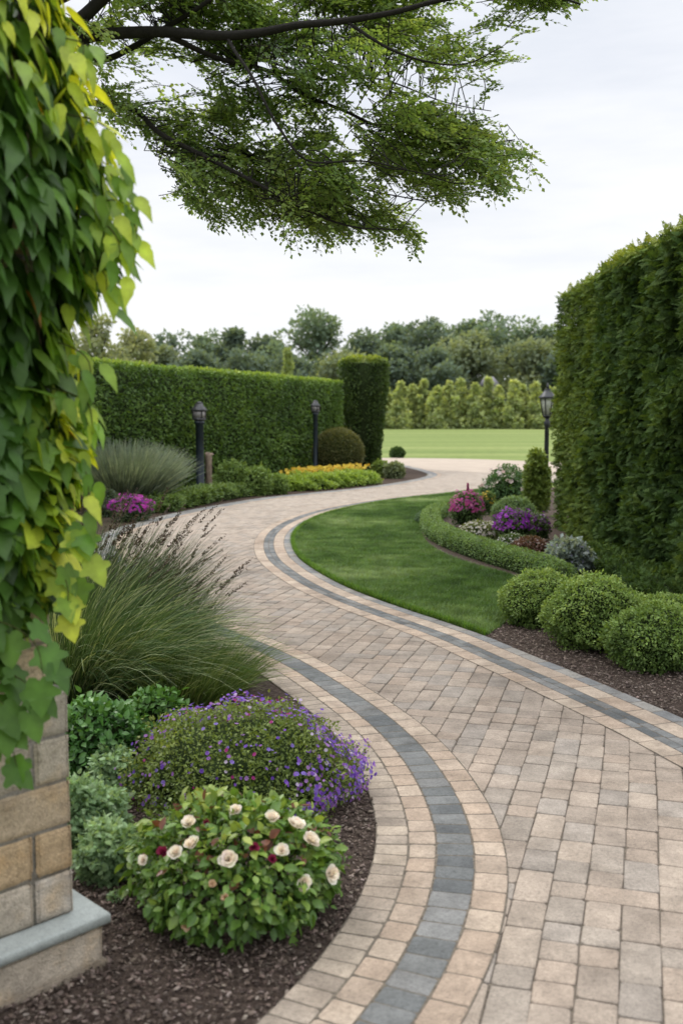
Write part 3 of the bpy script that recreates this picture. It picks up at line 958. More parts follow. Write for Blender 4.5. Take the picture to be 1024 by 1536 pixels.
def vine():
    o = thing('climbing_vine', (PC[0], PC[1], 0), 'leafy green and yellow vine climbing all over the stone pillar', 'vine')
    sil = [(0, 96), (60, 100), (120, 118), (180, 140), (260, 160), (330, 180), (380, 178), (430, 134), (480, 108), (550, 112), (600, 96), (660, 112), (720, 104), (780, 102), (830, 94), (870, 78), (915, 72)]
    Zs = np.array([PT(x, y, PC[1])[2] for y, x in sil])[::-1]; Rs = np.array([PT(x, y, PC[1])[0] - PC[0] for y, x in sil])[::-1] - .012
    def rad(z):
        r = np.interp(z, Zs, Rs)
        return np.where(z > Zs[-1], Rs[-1] - (z - Zs[-1]) * .35, r)
    n = 7000
    th = np.radians(RNG.uniform(-150, 100, n * 2))
    z = RNG.uniform(.6, 3.12, n * 2)
    zlow = np.interp(np.degrees(th), [-150, -60, -34, -22, -8, 0, 40, 100], [.9, .92, .95, 1.03, 1.13, 1.15, 1.15, 1.25]) + .10 * (vnoise(np.column_stack([th * 3, z * 0, z * 0]), 3, 5) - .5)
    ok = z > zlow
    th, z = th[ok][:n], z[ok][:n]
    n = len(th)
    p = 1.45
    den = (np.abs(np.cos(th)) ** p + np.abs(np.sin(th)) ** p) ** (1 / p)
    side = np.clip(np.cos(th), 0, 1)
    r0 = rad(z) * (.93 + .07 * side) / den
    q = np.column_stack([PC[0] + r0 * np.cos(th), PC[1] + r0 * np.sin(th), z])
    bump = fbm(q, 3.2, 8) - .5
    ins = RNG.random(n) ** 1.3 * .13
    r = np.maximum(r0 + .015 + bump * .10 - ins * np.where(np.abs(th) < .5, .75, 1), (.41 if True else 0) / den)
    P = np.column_stack([PC[0] + r * np.cos(th), PC[1] + r * np.sin(th), z])
    N = np.column_stack([np.cos(th), np.sin(th), np.zeros(n)])
    D = norm(N * RNG.uniform(.1, .75, (n, 1)) + np.array([[0, 0, -1.0]]) + RNG.normal(size=(n, 3)) * .3)
    Nn = norm(N * .9 + np.array([[0, 0, .75]]) + RNG.normal(size=(n, 3)) * .38)
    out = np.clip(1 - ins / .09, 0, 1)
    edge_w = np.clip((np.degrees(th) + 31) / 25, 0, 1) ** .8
    young_lit = np.clip(1.0 * edge_w * out + .9 * np.clip((z - 2.25) / .35, 0, 1) * out + .9 * (fbm(q, 2.3, 31) - .5) - .06 + .25 * (RNG.random(n) - .5), 0, 1)  # yellow at edge and top: new growth plus painted-in caught light
    c = col_pick(n, [(.036, .088, .015), (.068, .15, .021), (.13, .225, .029), (.28, .37, .038), (.47, .50, .045)], young_lit * .95 + .12 * RNG.random(n))
    c *= (1 - .5 * np.clip(ins / .13, 0, 1))[:, None]  # inner leaves darkened to paint shade into the gaps
    brown = RNG.random(n) < .006
    c[brown] = np.array([.28, .13, .02])
    lob = (z < 1.75) & (RNG.random(n) < .62)
    size = (.062 + .062 * RNG.random(n) ** 1.3) * (1 - .18 * young_lit)
    mb = MB()
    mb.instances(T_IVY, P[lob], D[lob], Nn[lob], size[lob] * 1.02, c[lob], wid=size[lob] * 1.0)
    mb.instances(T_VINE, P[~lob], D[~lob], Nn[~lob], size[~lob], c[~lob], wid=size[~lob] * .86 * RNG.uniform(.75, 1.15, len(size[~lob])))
    # trailing sprigs that stick out of the outline
    st = MB()
    lay = [(150, 250, 214, 372), (140, 180, 190, 275), (150, 330, 186, 432), (120, 520, 158, 600), (120, 590, 160, 662), (125, 690, 150, 775), (110, 800, 146, 832), (95, 850, 120, 938),
           (20, 940, 72, 1030), (15, 1010, 60, 1088), (-30, 1080, 34, 1160), (-30, 1040, 20, 1100), (110, 60, 122, 120), (130, 400, 165, 455), (150, 300, 200, 345)]
    for x0, y0, x1, y1 in lay:
        if y0 > 500 and x0 > 60:
            x0, x1 = x0 - 14, x1 - 16
        a = PT(x0, y0, 2.70 if x0 > 60 else 2.54); b = PT(x1, y1, 2.66 if x0 > 60 else 2.47)
        m = a * .5 + b * .5 + np.array([.02, -.01, .03])
        S = spline([a - np.array([.08, -.02, -.02]), a, m, b * .88 + a * .12], .02)
        st.tube(S, np.linspace(.0028, .0012, len(S)), 5, (.10, .12, .03))
        k = np.linspace(1, len(S) - 1, 11 if x0 > 60 else 6).astype(int)
        n2 = len(k); Pp = S[k] + RNG.normal(size=(n2, 3)) * .014
        Dd = norm(norm(b - a)[None] * .7 + np.array([[.12, -.1, -.75]]) + RNG.normal(size=(n2, 3)) * .3)
        Nn2 = norm(np.array([[.4, -.7, .6]]) + RNG.normal(size=(n2, 3)) * .3)
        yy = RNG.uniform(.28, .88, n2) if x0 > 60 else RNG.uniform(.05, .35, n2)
        lobd = y0 > 700
        sz = RNG.uniform(.06, .085, n2) if x0 > 60 else RNG.uniform(.075, .095, n2)
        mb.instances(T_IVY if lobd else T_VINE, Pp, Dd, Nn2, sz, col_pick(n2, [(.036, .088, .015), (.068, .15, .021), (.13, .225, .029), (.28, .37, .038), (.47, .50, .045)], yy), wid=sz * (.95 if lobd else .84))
    mb.build('foliage', M_VINE, o, True)
    for k in range(9):
        t0 = math.radians(-130 + 24 * k)
        pts = []
        for zz in np.linspace(.0 if k % 3 == 1 else .9, 2.85, 16):
            rr = (.40 if zz > .8 else .47) / (abs(math.cos(t0)) ** 1.2 + abs(math.sin(t0)) ** 1.2) ** (1 / 1.2)
            if zz < .19:
                rr += .08
            pts.append((PC[0] + rr * math.cos(t0 + .1 * math.sin(zz * 4 + k)), PC[1] + rr * math.sin(t0 + .1 * math.sin(zz * 4 + k)), zz))
        if k not in (4, 5):
            st.tube(pts, np.linspace(.012, .004, 16), 6, (.09, .065, .045))
    st.build('stem', M_BARK, o)
vine()

# ------------------------------------------------------------------ overhanging tree
def overhanging_tree():
    bx, by = -3.15, 7.4
    o = thing('shade_tree', (bx, by, 0), 'large leafy tree whose boughs hang over the driveway', 'tree')
    bark = (.028, .025, .022)
    base = np.array([bx, by, 0.0])
    fork = np.array([bx + .25, by - .1, 3.7])
    tr = spline([base - [0, 0, .1], base + [.05, 0, .5], base + [.02, .03, 1.8], base + [.15, -.05, 2.9], fork, fork + [.05, .1, 1.2], fork + [-.15, .25, 2.6]], .15)
    rr = np.interp(np.linspace(0, 1, len(tr)), [0, .07, .5, .62, 1], [.34, .24, .19, .16, .07])
    MB().tube(tr, rr, 14, bark).build('trunk', M_BARK, o, True)
    limbs_px = [
        ([(115, 62, 7.1), (150, 52, 7.0), (190, 49, 6.9), (260, 53, 6.8), (330, 51, 6.7), (400, 50, 6.6), (450, 42, 6.5), (520, 36, 6.4), (600, 17, 6.3), (680, -6, 6.2), (780, -20, 6.1)], .046, .009, 3.9),
        ([(255, 61, 6.8), (320, 84, 7.0), (400, 108, 7.2), (450, 140, 7.3), (512, 166, 7.4), (560, 188, 7.4), (630, 205, 7.5), (700, 220, 7.5), (770, 214, 7.6)], .02, .004, None),
        ([(120, 160, 7.4), (165, 164, 7.3), (205, 168, 7.2), (240, 200, 7.1), (290, 230, 7.0), (340, 256, 6.9), (400, 288, 6.8), (460, 318, 6.8), (530, 338, 6.8), (600, 350, 6.8)], .026, .004, 3.2),
        ([(110, 75, 7.2), (150, 92, 7.2), (200, 72, 7.1), (250, 40, 7.0), (300, 10, 6.9), (360, -30, 6.8)], .03, .012, 3.6),
        ([(85, 60, 6.9), (100, 42, 6.8), (125, 20, 6.7), (160, -10, 6.6), (240, -60, 6.4), (380, -90, 6.2)], .05, .02, 3.9),
        ([(340, 52, 6.7), (380, 120, 6.4), (420, 190, 6.3), (470, 243, 6.3), (560, 246, 6.4), (640, 262, 6.5)], .012, .003, None),
        ([(520, 36, 6.4), (580, 70, 6.3), (640, 90, 6.3), (700, 96, 6.3), (750, 70, 6.3)], .011, .003, None),
        ([(60, 20, 7.1), (80, 0, 6.9), (150, -40, 6.4), (300, -70, 5.8), (520, -60, 5.6), (820, -10, 5.6), (872, 4, 5.6)], .05, .006, 3.9),
        ([(400, 108, 7.2), (480, 120, 7.5), (570, 120, 7.7), (660, 150, 7.8), (735, 165, 7.8)], .011, .003, None),
        ([(290, 230, 7.0), (380, 240, 7.4), (470, 262, 7.6), (560, 290, 7.7), (650, 300, 7.7), (720, 270, 7.7)], .010, .003, None),
    ]
    limb_pts = []
    for pts, r0, r1, zf in limbs_px:
        q = [PT(*p) for p in pts]
        if zf is not None:
            st = tr[int(np.argmin(np.abs(tr[:, 2] - zf)))]
            q = [st, st * .55 + q[0] * .45 + np.array([0, 0, .05])] + q
        S = spline(q, .06)
        S = S + (np.stack([vnoise(S, 2.5, k) for k in (1, 2, 3)], 1) - .5) * .05
        MB().tube(S, np.linspace(r0 * 1.25 if zf else r0, r1, len(S)), 8, bark).build('limb', M_BARK, o, True)
        limb_pts.append(S[len(S) // 5:])
    LP = np.vstack(limb_pts)
    # crown: where it shows in the photo, as a volume of sprays
    poly = np.array([(118, -10), (118, 60), (145, 130), (168, 178), (215, 195), (255, 222), (250, 262), (268, 305), (330, 330), (420, 350), (520, 352), (570, 366), (612, 368), (650, 342), (652, 318), (690, 300), (738, 290), (762, 248), (800, 212), (770, 196), (728, 186), (748, 160), (735, 135), (705, 110), (770, 98), (778, 60), (765, 14), (800, 26), (840, 8), (880, -6), (880, -60), (118, -60)], float)
    poly[:, 1] = np.where(poly[:, 1] > 200, 200 + (poly[:, 1] - 200) * .93, poly[:, 1])
    holes = [(520, 222, 30, .9), (600, 288, 32, .8), (555, 215, 26, .6), (170, 105, 30, .5), (330, 35, 26, .75), (262, 100, 36, .6), (300, 150, 34, .6), (360, 85, 24, .5), (420, 150, 18, .4), (225, 145, 36, .6), (635, 60, 22, .75), (640, 110, 26, .8), (500, 205, 20, .5), (440, 250, 26, .5), (340, 300, 22, .4), (700, 130, 26, .8), (610, 140, 18, .5), (690, 30, 14, .3), (530, 300, 22, .55), (480, 180, 16, .4), (240, 20, 28, .5), (400, 18, 20, .5)]
    cl = []
    while len(cl) < 1650:
        x, y = random.uniform(115, 880), random.uniform(-60, 372)
        if not inside(np.array([[x, y]]), poly)[0]:
            continue
        k = 1.0
        for hx, hy, hr, hs in holes:
            k -= hs * math.exp(-((x - hx) ** 2 + (y - hy) ** 2) / (hr * hr))
        if x < 330 and y > 80:
            k -= .5 * (1 - max(0, x - 200) / 130)
        # layers of foliage that slope gently down to the right, with gaps of sky between them
        uu, vv = (x * .94 + y * .34) / 120.0, (-x * .34 + y * .94) / 42.0
        lay = fbm(np.array([[uu, vv, 3.3]]), 1.0, 17)[0]
        k *= min(1.0, max(.02, (lay - .41) * 6.0))
        if random.random() > k:
            continue
        cl.append((x, y))
    cl = np.array(cl)
    nz = fbm(np.column_stack([cl * .012, np.zeros(len(cl))]), 1.0, 6)
    Y = 6.0 + nz * 2.0 + RNG.random(len(cl)) * .9
    Pc = np.array([PT(x, y, yy) for (x, y), yy in zip(cl, Y)])
    d2 = ((Pc[:, None, :] - LP[None, ::2, :]) ** 2).sum(2)
    near = LP[::2][d2.argmin(1)]
    tw = MB(); lf = MB()
    allP, allD, allN, allS, allC = [], [], [], [], []
    for i in range(len(Pc)):
        e = Pc[i]; s = near[i]
        v = e - s
        L0 = np.linalg.norm(v)
        out_ = v / max(L0, .05)
        dirn = norm(out_ * .55 + np.array([.75, -.05, -.16]) + RNG.normal(size=3) * .28)
        Lm = random.uniform(.24, .42)
        st = e - dirn * Lm * .5
        if L0 < .6 and L0 > .12 and i % 2 == 0:
            mid = s * .5 + st * .5 + RNG.normal(size=3) * .025
            tw.tube(spline([s, mid, st], .07), .0038, 4, bark, False)
        upv = norm(np.array([0, -.15, 1.0]) + RNG.normal(size=3) * .28)
        sidev = norm(np.cross(dirn, upv))
        curvev = np.array([0, 0, -.05]) + RNG.normal(size=3) * .03
        main = spline([st, e + curvev * -.3, st + dirn * Lm + curvev], .03)
        tw.tube(main, np.linspace(.0030, .001, len(main)), 4, (.06, .052, .04), False)
        tcol = .25 + .9 * (fbm(Pc[i:i + 1], 1.3, 12)[0] - .3) + .4 * (random.random() - .5)
        segs = [(main, 12)]
        for m in range(6):
            f0 = .12 + .13 * m
            q0 = main[min(len(main) - 1, int(f0 * (len(main) - 1)))]
            sg = 1 if m % 2 else -1
            d1 = norm(dirn * .75 + sidev * sg * random.uniform(.6, 1.0) + RNG.normal(size=3) * .12)
            l1 = Lm * random.uniform(.28, .5) * (1.1 - .5 * f0)
            sub = np.array([q0, q0 + d1 * l1 * .5, q0 + d1 * l1 + np.array([0, 0, -.012])])
            tw.tube(sub, [.0016, .0012, .0007], 3, (.06, .052, .04), False)
            segs.append((sub, 7))
        for S, nl in segs:
            f = np.linspace(.18, 1, nl)
            tt_ = np.linspace(0, 1, len(S))
            q = np.stack([np.interp(f, tt_, S[:, a_]) for a_ in range(3)], 1)
            d2_ = norm(S[-1] - S[0])
            sd = norm(np.cross(d2_, upv))
            alt = np.where(np.arange(nl) % 2, 1, -1)[:, None]
            D = norm(sd * alt * RNG.uniform(.5, 1.0, (nl, 1)) + d2_ * .75 + RNG.normal(size=(nl, 3)) * .22)
            D[-1] = d2_
            allP.append(q + RNG.normal(size=(nl, 3)) * .004); allD.append(D); allN.append(norm(upv + RNG.normal(size=(nl, 3)) * .4))
            allS.append(RNG.uniform(.024, .042, nl))
            allC.append(col_pick(nl, [(.034, .060, .018), (.056, .091, .028), (.088, .132, .042), (.135, .182, .06), (.20, .24, .09)], np.full(nl, tcol) + .2 * (RNG.random(nl) - .5)))
    lf.instances(T_DIAMOND, np.vstack(allP), np.vstack(allD), np.vstack(allN), np.concatenate(allS), np.vstack(allC), wid=np.concatenate(allS) * 1.3)
    tw.build('twigs', M_BARK, o)
    lf.build('crown', leaf_mat('tree_leaf', .5, .35, .55, .25, 20, 2.6), o)
overhanging_tree()

# ------------------------------------------------------------------ grasses by the left border
def strands(mb, base, n, spread, length, lean, bias, pal, wid=.0022, droop=1.0, seed=0, seg=7, tmin=.0):
    a = RNG.random(n) * 2 * PI
    rr = np.sqrt(RNG.random(n)) * spread
    p = np.column_stack([base[0] + rr * np.cos(a), base[1] + rr * np.sin(a), np.zeros(n)])
    out = np.column_stack([np.cos(a), np.sin(a), np.zeros(n)]) * (rr / spread)[:, None]
    d = norm(np.array([[0, 0, 1.0]]) + out * lean + np.asarray(bias)[None] + RNG.normal(size=(n, 3)) * .16)
    L = length * RNG.uniform(.55, 1.1, n)
    step = L / seg
    C = col_pick(n, pal, RNG.random(n) ** 1.5)
    side = norm(np.cross(d, RNG.normal(size=(n, 3))))
    tips = None
    V, cur = [], p.copy()
    for k in range(seg + 1):
        w = wid * (1 - .85 * k / seg)
        V.append(cur - side * w); V.append(cur + side * w)
        tips = cur.copy()
        cur = cur + d * step[:, None]
        d = norm(d + np.array([[0, 0, -1.0]]) * (droop * .16 * (k + 1) / seg) + RNG.normal(size=(n, 3)) * .02 + np.asarray(bias)[None] * .08)
    V = np.stack(V, 1)
    V[:, :, 2] = np.maximum(V[:, :, 2], .008)
    m = 2 * (seg + 1)
    b = (np.arange(n) * m)[:, None, None]
    q = np.array([(2 * k, 2 * k + 1, 2 * k + 3, 2 * k + 2) for k in range(seg)])
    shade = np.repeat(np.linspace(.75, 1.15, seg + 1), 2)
    mb.add(V.reshape(-1, 3), (b + q[None]).reshape(-1, 4), (C[:, None] * shade[None, :, None]).reshape(-1, 3))
    return tips, d, p

def tall_grass(name, label, base, n, spread, length, lean, bias, pal, plumes=0, plume_pal=None, wid=.0022, droop=1.0, plume_len=.12, group=None):
    o = thing(name, (base[0], base[1], 0), label, 'ornamental grass', group)
    mb = MB()
    strands(mb, base, n, spread, length, lean, bias, pal, wid, droop)
    mb.build('blades', M_BLADE, o)
    if plumes:
        mb = MB()
        tips, d, p = strands(mb, base, plumes, spread * .9, length * 1.12, lean * .7, bias, [(.03, .036, .02), (.05, .052, .03)], wid * .8, droop * .55)
        mb.build('stalks', M_BLADE, o)
        for i in range(plumes):
            L = plume_len * random.uniform(.6, 1.15)
            k = 70
            f = RNG.random(k)
            q = tips[i] + d[i] * ((f - .75) * L)[:, None]
            r = norm(RNG.normal(size=(k, 3)))
            D = norm(d[i] * 1.1 + r * .8)
            MB().instances(T_DIAMOND, q + r * .004, D, RNG.normal(size=(k, 3)), RNG.uniform(.011, .02, k) * (1.15 - f * .5), col_pick(k, plume_pal)).build('plume', M_LEAF, o)
    return o

G_OLIVE = [(.032, .066, .022), (.06, .108, .034), (.12, .17, .07), (.46, .50, .32)]
G_DARK = [(.024, .044, .024), (.042, .068, .034), (.065, .092, .046), (.105, .13, .075)]
PLUME = [(.022, .016, .015), (.045, .033, .028), (.075, .056, .045)]
tall_grass('ornamental_grass', 'dark upright grass with brown seed plumes behind the pillar', G(128, 985), 2600, .36, .96, .40, (.28, .05, 0), G_DARK, 100, PLUME, .0028, .55, .22)
tall_grass('ornamental_grass', 'wispy grass with the single tallest brown plume beside the paving', G(245, 985), 900, .20, .62, .45, (.30, .0, 0), G_DARK, 24, PLUME, .0020, .65, .20)
tall_grass('ornamental_grass', 'pale arching fountain grass against the pillar', G(150, 1040), 2600, .28, .92, .6, (.46, -.12, 0), G_OLIVE, 0, None, .0028, 1.9)
tall_grass('ornamental_grass', 'green fountain grass spilling over the tan paving edge', G(278, 1046), 2400, .30, .46, .70, (.16, -.05, 0), [(.05, .09, .026), (.085, .14, .036), (.14, .19, .06), (.27, .31, .16)], 0, None, .0022, 1.6)

# ------------------------------------------------------------------ foreground bed plants
def aster():
    c = np.array([-.415, 4.12, .10]); r = np.array([.475, .47, .265])
    o = shrub('flowering_shrub', 'low mounded shrub dotted with small purple flowers', 'shrub', c, r, 20000, .016, [(.038, .060, .015), (.066, .098, .022), (.11, .145, .032), (.17, .20, .05)], lump=.30, lf=4.5, shell=.3, seed=4, core=.74)
    P, N, bump, ins = ellipsoid_points(6500, c, r * 1.02, .30, 4.5, 4, .06, low=-.25)
    x = (P[:, 0] - c[0]) / r[0]
    back = (P[:, 1] - c[1]) / r[1]
    w = .15 + .9 * np.clip((x - .38) * 2.2, 0, 1) * (N[:, 2] < .9) + .8 * np.clip(back * 1.3 + .2, 0, 1) * np.clip(N[:, 2] * 1.5, 0, 1)
    w *= .35 + 1.3 * np.clip((fbm(P, 9, 14) - .38) * 3, 0, 1)
    keep = RNG.random(len(P)) < w * .62
    P, N, x = P[keep], N[keep], x[keep]
    n = len(P)
    vi = np.array([(.17, .07, .46), (.25, .11, .54), (.32, .13, .47), (.27, .18, .60), (.42, .22, .56)])
    cols = vi[RNG.integers(0, 5, n)]
    mag = (RNG.random(n) < .13) & (x < .4)
    cols[mag] = np.array([.36, .03, .20])
    pale = RNG.random(n) < .07
    cols[pale] = np.array([.62, .52, .70])
    Nf = norm(N + RNG.normal(size=(n, 3)) * .35 + np.array([[0, -.25, .2]]))
    blossoms_on(o, P + N * .008, Nf, RNG.uniform(.0055, .0105, n), cols, T_BLOSSOM)
aster()

def rose_bloom(mb, p, n, s, pal, open_=1.0):
    """layers of cupped petals round a heart"""
    n = norm(np.asarray(n, float))
    a = norm(np.cross(n, [0.3, .2, 1.0])); b = np.cross(n, a)
    petal = T([(0, 0, 0), (.42, .30, .10), (.5, .68, .26), (.26, .98, .30), (0, 1.02, .24), (-.26, .98, .30), (-.5, .68, .26), (-.42, .30, .10), (0, .55, .12)],
              [(0, 1, 8), (1, 2, 8), (2, 3, 8), (3, 4, 8), (4, 5, 8), (5, 6, 8), (6, 7, 8), (7, 0, 8)], [.8, .95, 1, 1.03, 1.03, 1.03, 1, .95, .92])
    for layer, (m, tilt, k) in enumerate(((6, .28, 1.0), (6, .75, .86), (5, 1.5, .68), (4, 3.2, .5))):
        ang = np.arange(m) * 2 * PI / m + layer * .5 + random.random()
        R = np.cos(ang)[:, None] * a + np.sin(ang)[:, None] * b
        D = norm(R * open_ + n * tilt + RNG.normal(size=(m, 3)) * .13)
        Nn = norm(n - R * tilt * .6)
        P = np.repeat(np.asarray(p, float)[None], m, 0) + n * s * .05 * layer
        mb.instances(petal, P, D, Nn, s * k * RNG.uniform(.9, 1.1, m), col_pick(m, pal))

def rose_bush():
    c = np.array([-.343, 3.10, .155]); r = np.array([.325, .30, .203])
    o = thing('rose_bush', (c[0], c[1], 0), 'round rose bush with cream blooms nearest the paving edge', 'bush')
    P, N, bump, ins = ellipsoid_points(2400, c, r, .26, 4.0, 9, .32, low=-.72)
    D = norm(N * .75 + np.array([[0, -.12, -.5]]) + RNG.normal(size=(len(P), 3)) * .5)
    Nn = norm(N * .8 + np.array([[0, 0, .6]]) + RNG.normal(size=(len(P), 3)) * .4)
    hgt = (P[:, 2] - c[2]) / r[2]
    t = .42 + .3 * bump + .22 * hgt + .4 * (RNG.random(len(P)) - .5) - .8 * (1 - ins)  # leaves set deeper get darker tones, painted inner shade
    cols = col_pick(len(P), [(.036, .078, .013), (.06, .128, .021), (.10, .18, .031), (.19, .26, .048), (.30, .31, .075)], t)
    top = (hgt > .35) & (RNG.random(len(P)) < .07)
    cols[top] = np.array([.13, .05, .03])
    mb = MB().instances(T_OVAL, P, D, Nn, RNG.uniform(.026, .052, len(P)), cols)
    P2, N2, _, _ = ellipsoid_points(2600, c, r * np.array([1.03, 1.03, .99]), .26, 4.0, 9, .3, low=-.6)
    D2, Nn2 = leaf_frame(N2)
    up2 = (P2[:, 2] > c[2] - .05) | (np.abs(P2[:, 0] - c[0]) > .2)
    mb.instances(T_DIAMOND, P2[up2], D2[up2], Nn2[up2], RNG.uniform(.014, .028, up2.sum()), col_pick(int(up2.sum()), [(.04, .09, .014), (.08, .15, .025), (.15, .21, .04)]))
    mb.build('foliage', M_GLOSSY, o)
    st = MB()
    for k in range(16):
        a = random.uniform(0, 2 * PI)
        e = c + np.array([math.cos(a) * .2, math.sin(a) * .2, random.uniform(-.02, .12)])
        S = spline([(c[0] + .03 * math.cos(a), c[1] + .03 * math.sin(a), -.01), (c[0] + .1 * math.cos(a), c[1] + .1 * math.sin(a), .08), e], .03)
        st.tube(S, np.linspace(.006, .003, len(S)), 5, (.07, .06, .03), False)
    st.build('stem', M_BARK, o)
    CREAM = [(.90, .82, .68), (.92, .87, .77), (.89, .78, .62), (.92, .89, .82)]
    for x, y, s in ((290, 1267, .026), (343, 1290, .029), (283, 1237, .027), (408, 1229, .024), (443, 1241, .034), (465, 1262, .028), (494, 1311, .026), (453, 1323, .026), (423, 1277, .022), (264, 1280, .022), (217, 1291, .018), (354, 1217, .022), (319, 1326, .013), (338, 1346, .012), (280, 1388, .014)):
        # put the bloom on the bush's near surface along the line of sight
        d0 = np.array(ray(x, y)); d0 = d0 / np.linalg.norm(d0)
        oc = np.array([0, 0, CAM_H]) - c
        A = ((d0 / r) ** 2).sum(); B = 2 * (d0 * oc / r ** 2).sum(); Cc = ((oc / r) ** 2).sum() - 1.06 ** 2
        disc = B * B - 4 * A * Cc
        t = (-B - math.sqrt(disc)) / (2 * A) if disc > 0 else -B / (2 * A)
        p = np.array([0, 0, CAM_H]) + d0 * t
        n = norm((p - c) / r ** 2) + np.array([0, -.35, .35])
        m = MB(); rose_bloom(m, p, n + RNG.normal(size=3) * .25, s * random.uniform(.98, 1.25), CREAM if s > .015 else [(.66, .45, .28), (.72, .55, .38)], 1.0)
        m.build('rose_bloom', M_PETAL, o)
    for x, y, s in ((246, 1279, .021), (408, 1289, .016), (381, 1272, .018), (310, 1235, .013)):
        d0 = np.array(ray(x, y)); d0 = d0 / np.linalg.norm(d0)
        oc = np.array([0, 0, CAM_H]) - c
        A = ((d0 / r) ** 2).sum(); B = 2 * (d0 * oc / r ** 2).sum(); Cc = ((oc / r) ** 2).sum() - 1.05 ** 2
        disc = B * B - 4 * A * Cc
        t = (-B - math.sqrt(disc)) / (2 * A) if disc > 0 else -B / (2 * A)
        p = np.array([0, 0, CAM_H]) + d0 * t
        n = norm((p - c) / r ** 2) + np.array([0, -.4, .2])
        m = MB(); rose_bloom(m, p, n, s, [(.22, .02, .06), (.30, .03, .08), (.16, .012, .05)], .7)
        m.build('rose_bloom', M_PETAL, o)['label'] = 'dark crimson rose bloom'
rose_bush()

SILVER = [(.07, .125, .062), (.13, .205, .105), (.20, .285, .155), (.28, .37, .22)]
for (px, py, w, h, lab) in ((158, 1322, .088, .15, 'silvery green lacy plant lowest beside the stone ledge'), (150, 1262, .075, .16, 'silvery green lacy plant in the middle of the three by the pillar'), (166, 1200, .078, .17, 'silvery green lacy plant furthest up beside the purple shrub')):
    b = G(px, py)
    shrub('lacy_plant', lab, 'plant', (b[0], b[1] + .05, h * .5), (w * 1.18, w * 1.1, h * .66), 4200, .024, SILVER, T_SPRAY, lump=.62, lf=5.0, shell=.45, seed=int(px), core=.42, group='lacy plants beside the pillar', spread=1.0)
b = G(112, 1290)
shrub('lacy_plant', 'silvery green lacy plant half hidden behind the pillar corner', 'plant', (b[0] - .02, b[1] + .12, .10), (.10, .10, .16), 3000, .024, SILVER, T_SPRAY, lump=.6, lf=5, shell=.45, seed=77, core=.42, group='lacy plants beside the pillar')
b = G(205, 1362)
shrub('seedling', 'tiny green seedling alone in the bark mulch', 'plant', (b[0] - .08, b[1] + .05, .012), (.022, .022, .018), 130, .012, SILVER, T_SPRAY, lump=.3, seed=5, core=.4)
b = G(150, 1180)
shrub('leafy_plant', 'bright green leafy plant between the pillar and the purple shrub', 'plant', (b[0] - .03, b[1] + .1, .16), (.20, .2, .19), 2300, .036, [(.025, .07, .018), (.045, .12, .028), (.075, .17, .04), (.11, .21, .05)], T_OVAL, M_GLOSSY, .28, 4, .35, seed=31, core=.7)
b = G(222, 1150)
shrub('leafy_plant', 'small mid green leafy plant tucked behind the purple shrub', 'plant', (b[0], b[1] + .25, .13), (.14, .13, .17), 1100, .034, [(.03, .08, .018), (.06, .14, .028), (.10, .2, .04)], T_OVAL, M_GLOSSY, .28, 4, .35, seed=33, core=.7)

def strap_plant():
    b = G(200, 1095)
    o = thing('strap_leaf_plant', (b[0], b[1], 0), 'yellow green plant with broad strap leaves below the grass', 'plant')
    mb = MB()
    for k in range(11):
        a = random.uniform(-.6, 2.4) - .9
        L = random.uniform(.24, .4)
        d = np.array([math.cos(a), math.sin(a) * .6, .9]); d = d / np.linalg.norm(d)
        p = np.array([b[0], b[1], .02]) + np.array([RNG.normal() * .03, RNG.normal() * .03, 0])
        pts = []
        for q in range(9):
            pts.append(p.copy()); p = p + d * L / 8
            d = d + np.array([.03, 0, -.16]); d /= np.linalg.norm(d)
        pts = np.array(pts)
        w = np.interp(np.linspace(0, 1, 9), [0, .4, 1], [.010, .020, .001])
        side = norm(np.cross(np.gradient(pts, axis=0), np.array([[0, 0, 1.0]]) + RNG.normal(size=3) * .3))
        V = np.concatenate([pts - side * w[:, None] + [0, 0, .004], pts, pts + side * w[:, None] + [0, 0, .004]])
        f = [(i, i + 1, 9 + i + 1, 9 + i) for i in range(8)] + [(9 + i, 9 + i + 1, 18 + i + 1, 18 + i) for i in range(8)]
        mb.add(V, f, col_pick(1, [(.10, .19, .022), (.17, .27, .03)])[0])
    mb.build('leaves', M_GLOSSY, o, True)
strap_plant()

# ------------------------------------------------------------------ right-hand bed
BOX = [(.032, .062, .014), (.058, .10, .023), (.092, .145, .034), (.145, .205, .052), (.21, .265, .085)]
for px0, px1, pyb, pyt, lab in ((762, 868, 944, 858, 'round clipped boxwood bush next to the lawn tip'), (834, 962, 980, 864, 'largest round boxwood bush, between its two neighbours'),
                                (926, 1052, 1012, 905, 'round boxwood bush nearest the paving at the picture edge'), (972, 1062, 958, 892, 'boxwood bush behind the nearest one, against the hedge'), (925, 990, 944, 893, 'small boxwood bush tucked behind the largest one')):
    yb = G(0, pyb)[1]
    rx = (px1 - px0) / 2 / F * yb
    Y = yb + rx * .75
    x = ((px0 + px1) / 2 - CX) / F * Y
    rx = (px1 - px0) / 2 / F * Y
    zt = PT(0, pyt + 3, Y)[2]
    shrub('boxwood_bush', lab, 'bush', (x, Y, zt * .44), (rx * 1.14, rx * 1.05, zt * .58), int(13000 * (rx / .3) ** 2), .021, BOX, lump=.34, lf=3.8, shell=.17, group='boxwood bushes in front of the hedge', seed=int(px0), core=.8, mat=M_LEAF, tshift=random.uniform(-.08, .12))

